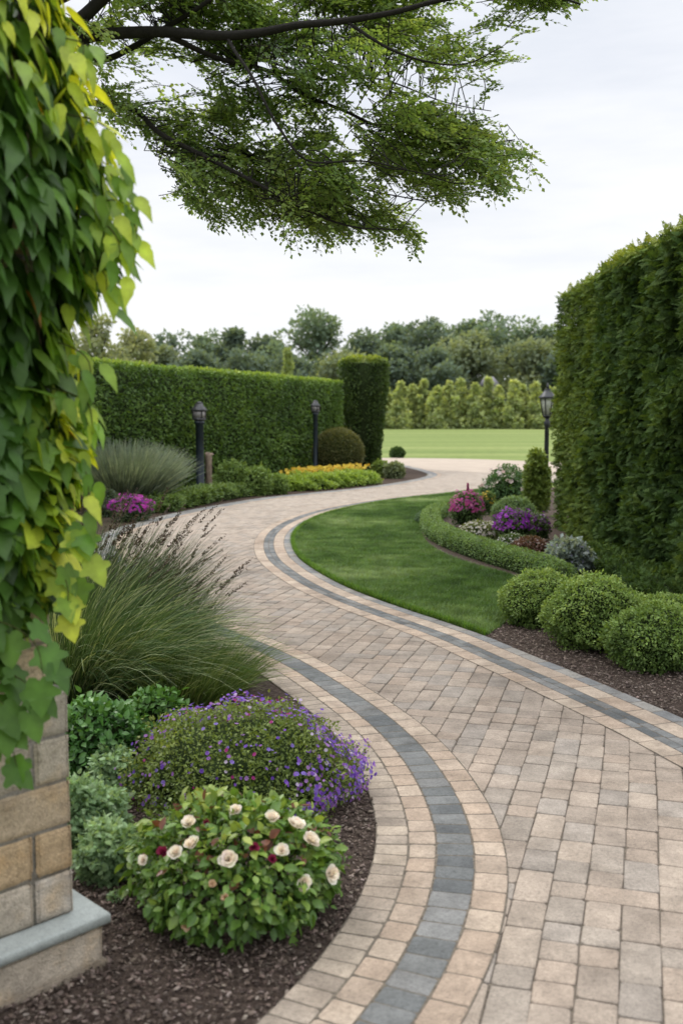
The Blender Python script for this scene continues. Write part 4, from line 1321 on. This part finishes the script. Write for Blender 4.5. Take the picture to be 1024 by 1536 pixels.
# low curved edging hedge
path = [G(*q)[:2] for q in [(664, 772), (648, 782), (646, 797), (664, 813), (705, 831), (760, 849), (812, 866), (850, 884)]]
strip_hedge('edging_hedge', 'low curved clipped hedge between the lawn and the flower bed', 'hedge', path, .29, .22, 24000, .022, [(.035, .065, .022), (.065, .115, .035), (.11, .17, .055), (.16, .23, .085)], seed=6, lump=.12, tshift=.05)

# tall clipped hedge on the right: two blocks
CEDAR = [(.014, .031, .010), (.030, .058, .017), (.056, .095, .025), (.105, .15, .036), (.22, .255, .05)]
XH = 3.02
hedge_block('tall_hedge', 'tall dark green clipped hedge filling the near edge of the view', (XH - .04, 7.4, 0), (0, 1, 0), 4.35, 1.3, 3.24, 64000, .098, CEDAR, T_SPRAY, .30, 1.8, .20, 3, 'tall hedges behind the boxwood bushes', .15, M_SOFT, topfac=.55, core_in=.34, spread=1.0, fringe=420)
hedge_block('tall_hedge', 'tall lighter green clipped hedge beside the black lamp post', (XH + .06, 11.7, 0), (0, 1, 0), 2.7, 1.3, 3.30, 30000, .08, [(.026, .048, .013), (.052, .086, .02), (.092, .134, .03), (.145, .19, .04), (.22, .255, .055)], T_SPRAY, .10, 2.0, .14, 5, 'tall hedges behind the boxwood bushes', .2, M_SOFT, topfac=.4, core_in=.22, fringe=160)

strip_hedge('undergrowth', 'dark low undergrowth along the foot of the tall hedge', 'undergrowth', [(2.78, 8.2), (2.80, 9.2), (2.84, 10.2), (2.90, 11.0)], .5, .20, 9000, .045, CEDAR[:4], T_SPRAY, seed=16, lump=.6, mat=M_SOFT)

def flower_clump(name, label, px0, px1, pyb, pyt, pal, leafpal, nf, fs, nl=2200, ls=.03, Yoff=0.0, flat=1.0, frac=.2, seed=1, tmpl=T_FLORET, parts=100, core=.75, lump=.2):
    yb = G(0, pyb)[1] + Yoff
    w = (px1 - px0) / 2 / F * yb
    Y = yb + w * .6
    w = (px1 - px0) / 2 / F * Y
    x = ((px0 + px1) / 2 - CX) / F * Y
    zt = PT(0, pyt, Y)[2]
    c = np.array([x, Y, zt * .45]); r = np.array([w, w * .9, zt * .55])
    o = shrub(name, label, 'flowers', c, r, nl, ls, leafpal, lump=lump, lf=4, shell=.25, seed=seed, core=core)
    P, N, b, i = ellipsoid_points(nf, c, r * 1.04, lump, 4, seed, .05, low=-.1 if frac < .5 else -.5)
    k = (P[:, 2] > zt * frac) & (fbm(P, 9 / max(r), 40 + seed) > .36)
    P, N = P[k], N[k]
    cols = col_pick(len(P), pal)
    blossoms_on(o, P + N * fs * .4, norm(N + RNG.normal(size=P.shape) * .3 + np.array([[0, -.3, .2]])), fs * RNG.uniform(.7, 1.25, len(P)), cols, tmpl, parts)
    return o
GREENISH = [(.03, .06, .018), (.06, .10, .028), (.10, .15, .045)]
flower_clump('flowering_plant', 'magenta pink flower clump with a pointed top beside the lawn', 676, 724, 792, 738, [(.42, .05, .20), (.52, .09, .28), (.34, .05, .28), (.62, .22, .36)], GREENISH, 540, .019, frac=.46, seed=2, lump=.42)
mg = PT(701, 745, 14.8)
o = thing('flower_spike', (mg[0], mg[1], 0), 'single magenta flower spike rising above the pink clump', 'flowers')
k = 120
f = RNG.random(k)
zz = .34 + f * .27
aa = RNG.random(k) * 2 * PI
rad_ = .035 * (1.05 - f)
Pq = np.column_stack([mg[0] + rad_ * np.cos(aa), mg[1] + rad_ * np.sin(aa), zz])
Nq = np.column_stack([np.cos(aa), np.sin(aa), np.full(k, .4)])
MB().instances(T_FLORET, Pq, np.cross(Nq, RNG.normal(size=Nq.shape)), Nq, .018, col_pick(k, [(.42, .04, .18), (.34, .03, .15)])).build('florets', M_PETAL, o)
MB().tube([(mg[0], mg[1], 0), (mg[0], mg[1], .58)], .006, 5, (.06, .1, .03)).build('stem', M_LEAF, o)
flower_clump('flowering_plant', 'vivid purple flower clump against the tall hedge', 744, 800, 818, 764, [(.30, .04, .42), (.38, .06, .50), (.24, .03, .36), (.46, .12, .55)], GREENISH, 620, .018, frac=.45, seed=3, lump=.4)
flower_clump('flowering_plant', 'dark purple flower clump squeezed between purple flowers and hedge', 790, 824, 812, 772, [(.16, .02, .2), (.22, .03, .26), (.62, .52, .68)], GREENISH, 240, .017, frac=.42, seed=8, lump=.4)
flower_clump('flowering_plant', 'low white flowered plant between the magenta and purple clumps', 690, 750, 816, 782, [(.62, .58, .54), (.7, .66, .6), (.45, .42, .3)], [(.05, .075, .022), (.10, .12, .04), (.15, .16, .06)], 330, .014, frac=.4, seed=4)
flower_clump('flowering_plant', 'small white flowered plant in front of the purple clump', 748, 792, 828, 802, [(.62, .6, .58), (.7, .68, .66)], [(.03, .06, .02), (.06, .095, .03), (.09, .12, .04)], 170, .012, frac=.3, seed=9)
flower_clump('flowering_plant', 'reddish brown leaved plant behind the low curved hedge', 772, 826, 842, 806, [(.5, .42, .38), (.22, .08, .06)], [(.05, .022, .018), (.09, .045, .03), (.07, .07, .03)], 160, .012, frac=.3, seed=5)
flower_clump('flowering_plant', 'small yellow flowers behind the magenta clump', 718, 744, 772, 738, [(.6, .42, .05), (.7, .5, .08)], GREENISH, 130, .02, frac=.5, seed=6)
flower_clump('rose_shrub', 'loose shrub with a few white roses by the far road', 722, 802, 764, 702, [(.7, .66, .62), (.62, .42, .36)], [(.02, .05, .016), (.04, .085, .025), (.07, .125, .035)], 70, .045, nl=3600, ls=.05, frac=.5, seed=7, lump=.4, core=.55)
flower_clump('lavender_plant', 'blue grey feathery plant at the foot of the tall hedge', 822, 888, 862, 812, [(.26, .26, .36), (.3, .3, .4)], [(.11, .14, .125), (.16, .195, .18), (.22, .25, .24)], 120, .011, nl=4200, ls=.06, frac=.4, seed=11, core=.45, lump=.5)
b = G(768, 790)
shrub('green_mound_plant', 'soft grey green mounded plant in the flower bed centre', 'plant', (b[0] + .05, b[1] + .2, .16), (.32, .3, .26), 5200, .035, [(.06, .10, .045), (.10, .155, .065), (.14, .2, .085)], T_SPRAY, lump=.15, seed=15, core=.75)
b = G(802, 776)
shrub('golden_conifer', 'upright golden green conifer bush beside the lamp post', 'bush', (b[0] + .04, b[1] + .1, .50), (.185, .2, .56), 5000, .07, [(.04, .07, .014), (.08, .12, .022), (.125, .165, .03), (.19, .22, .045)], T_SPRAY, lump=.30, lf=5, seed=18, core=.7, shell=.3)
shrub('dark_groundcover', 'dark spreading plant at the tip of the low curved hedge', 'plant', (G(640, 785)[0], G(640, 785)[1] + .1, .06), (.16, .3, .12), 1600, .03, [(.03, .06, .035), (.06, .1, .055), (.09, .14, .08)], seed=19, core=.7)
b = G(805, 905)

# ------------------------------------------------------------------ lamp on the right
def lamp_right():
    Y = 18.6
    x, _ = XZ(820.5, 600, Y)
    o = thing('lamp_post', (x, Y, 0), 'black lamp post with pale tapered lantern beside the tall hedge', 'lamp')
    z = lambda py: PT(820, py, Y)[2]
    MB().lathe([(.10, 0), (.10, .06), (.06, .10), (.05, .18), (.044, .25), (.042, z(640)), (.055, z(638)), (.055, z(633)), (.04, z(631)), (.04, z(627))], (x, Y, 0), 16).build('post', M_BLACK, o, True)
    zb, zt = z(623), z(597)
    MB().lathe([(.05, z(627)), (.085, z(624.5)), (.085, zb)], (x, Y, 0), 6).build('lantern_base', M_BLACK, o)
    MB().lathe([(.078, zb), (.132, zt)], (x, Y, 0), 6).build('glass', M_FROST, o)
    fr = MB()
    for k in range(6):
        a = 2 * PI * k / 6
        fr.tube([(x + .082 * math.cos(a), Y + .082 * math.sin(a), zb), (x + .137 * math.cos(a), Y + .137 * math.sin(a), zt)], .009, 5)
    fr.build('lantern_frame', M_BLACK, o)
    MB().lathe([(.175, zt), (.175, zt + .015), (.13, zt + .05), (.075, z(587)), (.055, z(584)), (.06, z(583))], (x, Y, 0), 6).build('lantern_roof', M_BLACK, o)
    MB().lathe([(.02, z(583)), (.035, z(580.5)), (.02, z(578)), (.008, z(574))], (x, Y, 0), 10).build('finial', M_BLACK, o, True)
lamp_right()

def bollard_lamp(px, Y, top, s, lab, post_r):
    x, _ = XZ(px, 620, Y)
    o = thing('lamp_post', (x, Y, 0), lab, 'lamp', 'lamp posts along the clipped hedge')
    H = PT(px, top, Y)[2]
    l0 = H - .45 * s
    MB().lathe([(post_r * 1.5, 0), (post_r * 1.5, .05), (post_r, .08), (post_r, l0 - .06), (post_r * 1.25, l0 - .05), (post_r * 1.25, l0)], (x, Y, 0), 16).build('post', M_NAVY, o, True)
    h = .135 * s
    MB().lathe([(h * .8, l0), (h * 1.25, l0 + .03), (h * 1.25, l0 + .05)], (x, Y, 0), 4, rot=.5).build('lantern_base', M_DARKMETAL, o)
    MB().lathe([(h * 1.1, l0 + .05), (h * 1.2, l0 + .24 * s)], (x, Y, 0), 4, rot=.5).build('glass', M_SMOKE, o)
    fr = MB()
    for k in range(4):
        a = PI / 2 * k + .5
        fr.tube([(x + h * 1.14 * math.cos(a), Y + h * 1.14 * math.sin(a), l0 + .05), (x + h * 1.24 * math.cos(a), Y + h * 1.24 * math.sin(a), l0 + .24 * s)], .012, 4)
    for rr_, zz_ in ((1.15, l0 + .055), (1.24, l0 + .235 * s)):
        fr.tube([(x + h * rr_ * math.cos(PI / 2 * k + .5), Y + h * rr_ * math.sin(PI / 2 * k + .5), zz_) for k in range(5)], .012, 4)
    fr.build('lantern_frame', M_DARKMETAL, o)
    MB().lathe([(h * 1.5, l0 + .24 * s), (h * 1.5, l0 + .26 * s), (h * .8, l0 + .35 * s), (h * .75, l0 + .40 * s)], (x, Y, 0), 4, rot=.5).build('lantern_roof', M_DARKMETAL, o)
    MB().lathe([(h * .55, l0 + .40 * s), (h * .6, l0 + .42 * s), (h * .2, l0 + .445 * s)], (x, Y, 0), 10).build('finial', M_DARKMETAL, o, True)
bollard_lamp(299, 20.6, 602, .9, 'dark blue lamp post with thick shaft beside the wooden stub', .085)
bollard_lamp(473, 25.6, 600, .72, 'dark slim lamp post rising behind the clipped ball bush', .06)

# wooden stub by the lamp
sx, _ = XZ(313, 700, 20.9)
o = thing('wooden_post', (sx, 20.9, 0), 'short weathered wooden stub post right beside the thick lamp post', 'post')
zt = PT(313, 681, 20.9)[2]
MB().lathe([(.085, 0), (.075, .2), (.07, .45), (.074, zt - .04), (.07, zt)], (sx, 20.9, 0), 14).build('shaft', M_WOOD, o)
MB().add([(sx - .08, 20.85, zt), (sx + .11, 20.86, zt - .02), (sx + .10, 20.98, zt - .01), (sx - .07, 20.97, zt + .01), (sx - .06, 20.86, zt + .03), (sx + .09, 20.87, zt + .015), (sx + .08, 20.96, zt + .02), (sx - .05, 20.96, zt + .04)], [(0, 1, 5, 4), (1, 2, 6, 5), (2, 3, 7, 6), (3, 0, 4, 7), (4, 5, 6, 7)]).build('top', M_WOOD, o)

# ------------------------------------------------------------------ far left: hedge, column, ball, borders
HEDGE = [(.03, .06, .014), (.052, .098, .022), (.08, .138, .028), (.12, .185, .036), (.18, .245, .05)]
h0, h1 = np.array([*XZ(60, 545, 16.6), 0]), None
pA = np.array([(160 - CX) / F * 18.2, 18.2, 0.0]); pB = np.array([(514 - CX) / F * 28.9, 28.9, 0.0])
dd = norm(pB - pA)
pA = pA - dd * 5.5
hedge_block('clipped_hedge', 'long clipped green hedge behind the two dark lamp posts', pB, -dd, np.linalg.norm(pB - pA), 1.4, 2.60, 80000, .07, HEDGE, T_DIAMOND, .07, 1.3, .12, 9, None, 0.0, topfac=.55, core_in=.14, fringe=5000)

def column():
    Y = 29.9
    x = (545 - CX) / F * Y
    o = thing('topiary_column', (x, Y, 0), 'tall clipped square topiary column at the end of the hedge', 'topiary')
    H = PT(545, 538, Y)[2]
    n = 17000
    z = RNG.random(n) * H
    th = RNG.random(n) * 2 * PI
    top = RNG.random(n) < .13
    rz = np.interp(z, [0, .8, 1.6, 2.6, H - .2, H - .06, H], [.50, .52, .60, .70, .73, .70, .62])
    e = .45
    cx_ = np.sign(np.cos(th)) * np.abs(np.cos(th)) ** e; sy_ = np.sign(np.sin(th)) * np.abs(np.sin(th)) ** e
    k = np.where(top, np.sqrt(RNG.random(n)), 1.0)
    z = np.where(top, H + .05 - .16 * k ** 4, z); rz = np.where(top, .68, rz)
    P = np.column_stack([x + rz * cx_ * k, Y + rz * sy_ * k, z])
    N = np.where(top[:, None], np.array([[0, 0, 1.0]]), np.column_stack([cx_, sy_, np.zeros(n)]))
    N = norm(N)
    bump = (fbm(P, 2.0, 3) - .5) * 2
    ins = RNG.random(n) ** 1.8 * .12
    P = P + N * (bump * .08 - ins)[:, None]
    D, Nn = leaf_frame(N)
    t = .28 + .28 * bump + .6 * np.clip((P[:, 2] - H + .3) / .3, 0, 1) + .3 * (RNG.random(n) - .5) - ins  # bright top and shaded depth painted into the leaf tones
    MB().instances(T_DIAMOND, P, D, Nn, .07 * RNG.uniform(.6, 1.4, n), col_pick(n, [(.018, .034, .008), (.032, .058, .012), (.055, .09, .016), (.11, .15, .022), (.2, .24, .035)], t)).build('foliage', M_LEAF, o)
    MB().lathe([(.36, 0), (.40, 1.0), (.54, 2.4), (.56, H - .15)], (x, Y, 0), 12).build('shade_core', M_CORE, o)  # dark core imitating shade within the column
column()
Yb = 26.0
xb = (507 - CX) / F * Yb
shrub('topiary_ball', 'brownish green clipped ball bush in front of the topiary column', 'topiary', (xb, Yb, .64), (.665, .665, .66), 15000, .04, [(.035, .04, .014), (.06, .066, .022), (.088, .09, .03), (.12, .12, .045)], lump=.025, lf=4, shell=.06, seed=22, core=.95, spread=.5)

def px_shrub(name, label, cat, px0, px1, pyb, pyt, n, size, pal, tmpl=T_DIAMOND, deep=.8, **kw):
    yb = G(0, pyb)[1]
    w = (px1 - px0) / 2 / F * yb
    Y = yb + w * deep
    w = (px1 - px0) / 2 / F * Y
    x = ((px0 + px1) / 2 - CX) / F * Y
    zt = PT(0, pyt, Y)[2]
    return shrub(name, label, cat, (x, Y, zt * .42), (w, w * deep, zt * .58), n, size, pal, tmpl, **kw)

# feathery blue-green grass shrub
fb = ((181 - CX) / F * 17.6, 17.6)
fo = tall_grass('feathery_shrub', 'grey green feathery shrub in front of the clipped hedge', (fb[0], fb[1]), 9500, .55, 1.16, .72, (.0, 0, 0), [(.10, .135, .11), (.15, .19, .155), (.20, .24, .20), (.27, .31, .27)], 0, None, .009, .8)
px_shrub('low_shrub', 'dark grey green low shrub left of the magenta flowers', 'shrub', 126, 180, 776, 734, 2600, .05, [(.03, .045, .03), (.05, .07, .045), (.075, .10, .06)], seed=41)
flower_clump('flowering_plant', 'magenta flower mound at the paving edge in front of the feathery shrub', 164, 226, 783, 744, [(.36, .03, .28), (.46, .05, .36), (.26, .03, .34), (.55, .12, .40)], [(.025, .045, .02), (.045, .07, .03), (.07, .1, .04)], 420, .024, frac=.42, seed=12, lump=.4, nl=2600)
LOWG = [(.035, .065, .016), (.06, .10, .026), (.095, .145, .04), (.14, .19, .06)]
path = [G(*q)[:2] for q in [(222, 770), (262, 760), (300, 752), (345, 745), (390, 739)]]
strip_hedge('groundcover_hedge', 'low green groundcover strip along the paving below the thick lamp post', 'plant', path, .75, .25, 15000, .05, LOWG, seed=42, lump=.5)
for a in ((322, 372, 744, 690, 'airy light green shrub just right of the wooden stub', 43), (360, 408, 744, 700, 'pale green loose shrub between groundcover and yellow flowers', 44), (392, 432, 742, 712, 'yellowish green low bush at the start of the yellow flowers', 45)):
    px_shrub('loose_shrub', a[4], 'shrub', a[0], a[1], a[2], a[3], 2300, .06, [(.05, .085, .02), (.085, .135, .03), (.13, .19, .05), (.18, .24, .075)], T_SPRAY, lump=.35, lf=4, shell=.35, seed=a[5], core=.6, group='loose shrubs below the clipped hedge')
px_shrub('rust_groundcover', 'rusty brown low plant at the foot of the thick lamp post', 'plant', 258, 300, 752, 735, 900, .05, [(.08, .06, .025), (.12, .09, .035), (.07, .1, .03)], seed=46, lump=.3)
path = [G(*q)[:2] for q in [(412, 737), (455, 733), (500, 729), (530, 726), (552, 723)]]
so = strip_hedge('groundcover_hedge', 'bright yellow green groundcover strip in front of the clipped ball bush', 'plant', path, 1.0, .27, 15000, .06, [(.08, .13, .022), (.13, .2, .032), (.19, .26, .05), (.25, .32, .08)], seed=47, lump=.6)
fp = spline([G(*q)[:2] for q in [(430, 731), (475, 727), (512, 724), (548, 721)]], .05)
fo = thing('flower_row', (*fp.mean(0), 0), 'row of yellow and orange flowers in front of the clipped ball bush', 'flowers')
k = RNG.integers(0, len(fp), 1500)
Pl = np.column_stack([fp[k] + (RNG.random((1500, 2)) - .5) * np.array([.3, .7]), .06 + .22 * RNG.random(1500)])
MB().instances(T_DIAMOND, Pl, RNG.normal(size=(1500, 3)), RNG.normal(size=(1500, 3)), .07, col_pick(1500, [(.06, .10, .02), (.10, .16, .03)])).build('foliage', M_LEAF, fo)
k = RNG.integers(0, len(fp), 260)
Pf = np.column_stack([fp[k] + (RNG.random((260, 2)) - .5) * np.array([.3, .7]), .30 + .12 * RNG.random(260)])
cf = col_pick(260, [(.66, .46, .05), (.74, .58, .08), (.64, .36, .03), (.70, .52, .05)])
blossoms_on(fo, Pf, norm(np.array([[0, -.8, .7]]) + RNG.normal(size=Pf.shape) * .4), RNG.uniform(.028, .05, 260), cf, T_FLORET)
for a in ((556, 584, 716, 692, 'yellow green tuft at the foot of the topiary column', 51, [(.07, .11, .025), (.12, .17, .04), (.16, .21, .05)]), (576, 606, 718, 694, 'pale leafy plant on the tip of the planting bed', 52, [(.08, .10, .05), (.13, .16, .08), (.2, .22, .14)]), (585, 606, 687, 671, 'small dark clipped bush across the far road', 53, [(.02, .045, .012), (.04, .075, .02), (.06, .1, .03)])):
    px_shrub('small_shrub', a[4], 'shrub', a[0], a[1], a[2], a[3], 1500, .07, a[6], seed=a[5], lump=.25)

# ------------------------------------------------------------------ distance
def far_tree(name, label, px, top, wpx, Y, pal, n=1500, leaf=.5, base_frac=.12, cat='tree', group=None, seed=1, open_=.0, shape='round'):
    x = (px - CX) / F * Y
    H = PT(px, top, Y)[2]
    w = wpx / 2 / F * Y
    o = thing(name, (x, Y, 0), label, cat, group)
    rnd = random.Random(seed)
    m = MB()
    m.tube(spline([(x, Y, -.1), (x + w * .05, Y, H * .3), (x - w * .04, Y, H * .62)], H * .1), np.linspace(H * .022, H * .009, len(spline([(x, Y, -.1), (x + w * .05, Y, H * .3), (x - w * .04, Y, H * .62)], H * .1))), 7, (.07, .06, .05))
    for k in range(7):
        a = rnd.uniform(0, 2 * PI)
        m.tube([(x, Y, H * (.25 + .05 * k)), (x + math.cos(a) * w * .6, Y + math.sin(a) * w * .6, H * (.45 + .06 * k))], [H * .009, H * .003], 5, (.07, .06, .05))
    m.build('trunk', M_BARK, o)
    # crown of clumps
    Ps, Ts, Ns = [], [], []
    nc = 64 if shape == 'round' else 34
    ph = [rnd.uniform(0, 6.28) for _ in range(4)]
    for k in range(nc):
        if shape == 'round':
            zc = rnd.uniform(base_frac + .06, .93)
            prof = math.sin(PI * min(1, max(0.04, (zc - base_frac * .4) / (1.03 - base_frac * .4))) ** .8) ** .6
            cr = w * rnd.uniform(.17, .36)
        else:
            zc = (k + .5) / nc * .97
            prof = (1 - zc) ** .75 * 1.0
            cr = w * (.07 + .36 * (1 - zc))
        a = rnd.uniform(0, 2 * PI)
        rad = max(0, w * prof * (1 + .28 * math.sin(2 * a + ph[0] + zc * 5) + .2 * math.sin(3 * a + ph[1] - zc * 7)) - cr * .6) * math.sqrt(rnd.random())
        cc = np.array([x + math.cos(a) * rad, Y + math.sin(a) * rad, zc * H])
        cz = cr * (.75 if shape == 'round' else 1.0)
        cc[2] = min(cc[2], (H - cz * .8) * (1 - (.10 * abs(math.sin(a * 1.5 + ph[2])) if shape == 'round' and rad > w * .3 else 0)))
        mm = n // nc
        u = norm(RNG.normal(size=(mm, 3)))
        rr = (1 - .45 * RNG.random(mm) ** 1.5) * (1 + .25 * (fbm(cc + u, 1.5 / max(cr, .2), seed) - .5) * 2)
        P = cc + u * np.array([cr, cr, cz]) * rr[:, None]
        Ps.append(P); Ns.append(u)
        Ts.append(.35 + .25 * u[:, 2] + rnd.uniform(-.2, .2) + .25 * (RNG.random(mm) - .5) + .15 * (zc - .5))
    P, N, t = np.vstack(Ps), np.vstack(Ns), np.concatenate(Ts)
    P[:, 2] = np.maximum(P[:, 2], .05)
    keep = RNG.random(len(P)) > open_
    P, N, t = P[keep], N[keep], t[keep]
    D, Nn = leaf_frame(N)
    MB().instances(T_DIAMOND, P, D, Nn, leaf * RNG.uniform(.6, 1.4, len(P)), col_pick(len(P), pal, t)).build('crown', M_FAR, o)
    return o

DK = [(.030, .052, .034), (.048, .078, .046), (.075, .11, .062), (.105, .145, .08)]
MID = [(.045, .075, .042), (.07, .108, .055), (.10, .148, .072), (.14, .19, .095)]
OLV = [(.065, .085, .035), (.10, .125, .05), (.145, .17, .07), (.19, .21, .10)]
YEL = [(.10, .115, .045), (.15, .165, .065), (.21, .22, .09), (.27, .27, .13)]
trees = [
    (150, 462, 74, 120, YEL, 'feathery yellow green tree nearest the vine, above the hedge', .3), (203, 488, 84, 130, YEL, 'olive yellow tree second from the vine, above the hedge', .15), (262, 498, 86, 175, DK, 'dark tree behind the hedge straight above the feathery shrub', 0), (312, 494, 66, 180, MID, 'mid green tree above the thick lamp post', 0),
    (352, 490, 58, 170, DK, 'dark tree with a pointed tip between two lamp posts', 0), (398, 502, 74, 176, DK, 'dark round tree behind the yellow green conifer', 0), (470, 462, 122, 165, MID, 'tallest broad round tree above the slim lamp post', 0), (545, 496, 76, 180, DK, 'dark tree just above the topiary column', 0),
    (592, 484, 76, 185, MID, 'mid green tree just right of the topiary column', 0), (642, 474, 92, 178, DK, 'dark blue green tree rising over the pale shrub row', .05), (692, 468, 80, 190, MID, 'rounded green tree next to the highest right tree', 0), (742, 459, 92, 186, MID, 'highest green tree of the group left of the tall hedge', 0),
    (795, 480, 86, 182, MID, 'green tree with loose crown almost touching the tall hedge', .1), (850, 490, 90, 180, OLV, 'tree mostly hidden by the tall hedge', 0),
    (706, 497, 104, 160, OLV, 'olive green tree standing in front of the highest trees', .1), (792, 512, 118, 158, OLV, 'broad olive tree in front, beside the tall hedge', 0), (236, 520, 90, 150, OLV, 'low olive tree just above the hedge top', 0), (300, 528, 90, 150, DK, 'low dark tree behind the hedge by the thick lamp post', 0), (372, 526, 90, 152, DK, 'low dark tree left of the yellow green conifer', 0),
    (440, 530, 86, 150, DK, 'low dark tree directly behind the yellow green conifer', 0), (516, 520, 86, 152, OLV, 'low olive tree directly behind the topiary column', 0), (590, 520, 84, 150, DK, 'low dark tree behind the left end of the shrub row', 0), (650, 524, 90, 152, DK, 'low dark tree behind the middle of the shrub row', 0), (90, 490, 90, 140, OLV, 'olive tree mostly hidden by the vine', 0), (855, 520, 90, 155, DK, 'low dark tree behind the tall hedge', 0)]
for i, (px, top, w, Y, pal, lab, op) in enumerate(trees):
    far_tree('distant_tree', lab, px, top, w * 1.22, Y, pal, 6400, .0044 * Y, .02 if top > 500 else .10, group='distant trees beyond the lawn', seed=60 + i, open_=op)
far_tree('young_conifer', 'small yellow green pointed conifer poking above the clipped hedge', 432, 520, 40, 60, [(.12, .16, .03), (.19, .23, .045), (.26, .29, .06)], 1500, .26, 0, seed=99, shape='cone')
tops = [577, 582, 573, 578, 570, 581, 572, 569, 576, 567, 580, 571, 578, 574, 582, 575]
for i, t in enumerate(tops):
    px = 562 + i * 18.5 + random.uniform(-3, 3)
    far_tree('pale_shrub', 'tall pale yellow green shrub in the long row across the far lawn', px, t, 40, 133 + random.uniform(-2, 2), [(.16, .20, .06), (.25, .295, .085), (.34, .375, .12), (.43, .45, .17)], 2600, .5, 0, 'shrub', 'row of pale shrubs across the far lawn', 130 + i, 0, 'cone')
strip_hedge('far_understorey', 'dark low undergrowth running along the back of the far lawn', 'undergrowth', [((480 - CX) / F * 141, 141), ((700 - CX) / F * 141, 141), ((900 - CX) / F * 141, 141)], 3.0, 3.2, 5000, .5, MID, seed=61, lump=.3)

def house():
    Y = 150.0
    x0, x1 = ((724 - CX) / F * Y, (745 - CX) / F * Y)
    zt, zr = PT(0, 578, Y)[2], PT(0, 564, Y)[2]
    o = thing('house', ((x0 + x1) / 2, Y, 0), 'grey roofed house barely showing between the distant trees', 'house')
    MB().box((x0, Y, 0), (x1 - x0, 0, 0), (0, 5, 0), (0, 0, zt)).build('wall', M_WALL, o)
    xm = (x0 + x1) / 2
    V = [(x0 - .3, Y - .3, zt), (x1 + .3, Y - .3, zt), (x1 + .3, Y + 5.3, zt), (x0 - .3, Y + 5.3, zt), (xm - .7, Y + 2.5, zr), (xm + .7, Y + 2.5, zr)]
    MB().add(V, [(0, 1, 5, 4), (1, 2, 5), (2, 3, 4, 5), (3, 0, 4), (3, 2, 1, 0)]).build('roof', M_ROOF, o)
    MB().box((xm - .5, Y - .03, zt * .45), (1, 0, 0), (0, .06, 0), (0, 0, 1.2)).build('window', M_PANE, o)
house()

# ------------------------------------------------------------------ world, sun, camera
w = bpy.data.worlds.new('World')
scene.world = w
w.use_nodes = True
nt = w.node_tree
for n in list(nt.nodes):
    nt.nodes.remove(n)
SUN_EL, SUN_AZ = math.radians(52), math.radians(-50)    # azimuth from +Y towards +X
out = nt.nodes.new('ShaderNodeOutputWorld')
sky = nt.nodes.new('ShaderNodeTexSky')
sky.sky_type = 'NISHITA'; sky.sun_disc = False
sky.sun_elevation = SUN_EL; sky.sun_rotation = SUN_AZ
sky.dust_density = 2.5
b1 = nt.nodes.new('ShaderNodeBackground'); b1.inputs['Strength'].default_value = .12
nt.links.new(sky.outputs[0], b1.inputs['Color'])
tc = nt.nodes.new('ShaderNodeTexCoord')
cl = noise_node(nt, 2.6, 6, .55, tc.outputs['Generated'], (1.0, 1.0, 5.5))
cr = ramp(nt, cl.outputs['Fac'], [(.34, (.82, .845, .89)), (.5, (.925, .935, .955)), (.64, (1.0, 1.0, .995))])
sx_ = nt.nodes.new('ShaderNodeSeparateXYZ')
nt.links.new(tc.outputs['Generated'], sx_.inputs[0])
gr = ramp(nt, sx_.outputs['Z'], [(.0, (.97, .97, .97)), (.18, (.955, .955, .96)), (.30, (.90, .91, .935)), (.45, (.87, .885, .915)), (.62, (1.5, 1.5, 1.51)), (1.0, (2.75, 2.75, 2.77))])
cc = mixc(nt, cr.outputs['Color'], gr.outputs['Color'])
b2 = nt.nodes.new('ShaderNodeBackground'); b2.inputs['Strength'].default_value = 1.17
nt.links.new(cc, b2.inputs['Color'])
ms = nt.nodes.new('ShaderNodeMixShader'); ms.inputs[0].default_value = .92
nt.links.new(b1.outputs[0], ms.inputs[1]); nt.links.new(b2.outputs[0], ms.inputs[2])
nt.links.new(ms.outputs[0], out.inputs['Surface'])

sl = bpy.data.lights.new('sun', 'SUN')
sl.energy = 1.5; sl.angle = math.radians(14); sl.color = (1.0, .96, .9)
so_ = bpy.data.objects.new('sun', sl)
COL.objects.link(so_)
dv = Vector((math.sin(SUN_AZ) * math.cos(SUN_EL), math.cos(SUN_AZ) * math.cos(SUN_EL), math.sin(SUN_EL)))
so_.rotation_euler = dv.to_track_quat('Z', 'Y').to_euler()
so_.location = dv * 30

cam = bpy.data.cameras.new('camera')
cam.sensor_fit = 'VERTICAL'; cam.sensor_height = 36; cam.sensor_width = 24
cam.lens = F / 1536 * 36
cam.clip_start = .05; cam.clip_end = 3000
cam.dof.use_dof = True; cam.dof.focus_distance = 5.6; cam.dof.aperture_fstop = 2.7
co = bpy.data.objects.new('camera', cam)
COL.objects.link(co)
co.location = (0, 0, CAM_H)
co.rotation_euler = (PI / 2 - PITCH, 0, 0)
scene.camera = co

scene.render.engine = 'CYCLES'
scene.cycles.use_denoising = True
scene.cycles.max_bounces = 6
scene.cycles.diffuse_bounces = 3
scene.cycles.transparent_max_bounces = 4
scene.view_settings.view_transform = 'Standard'
scene.view_settings.look = 'None'
scene.view_settings.exposure = 0
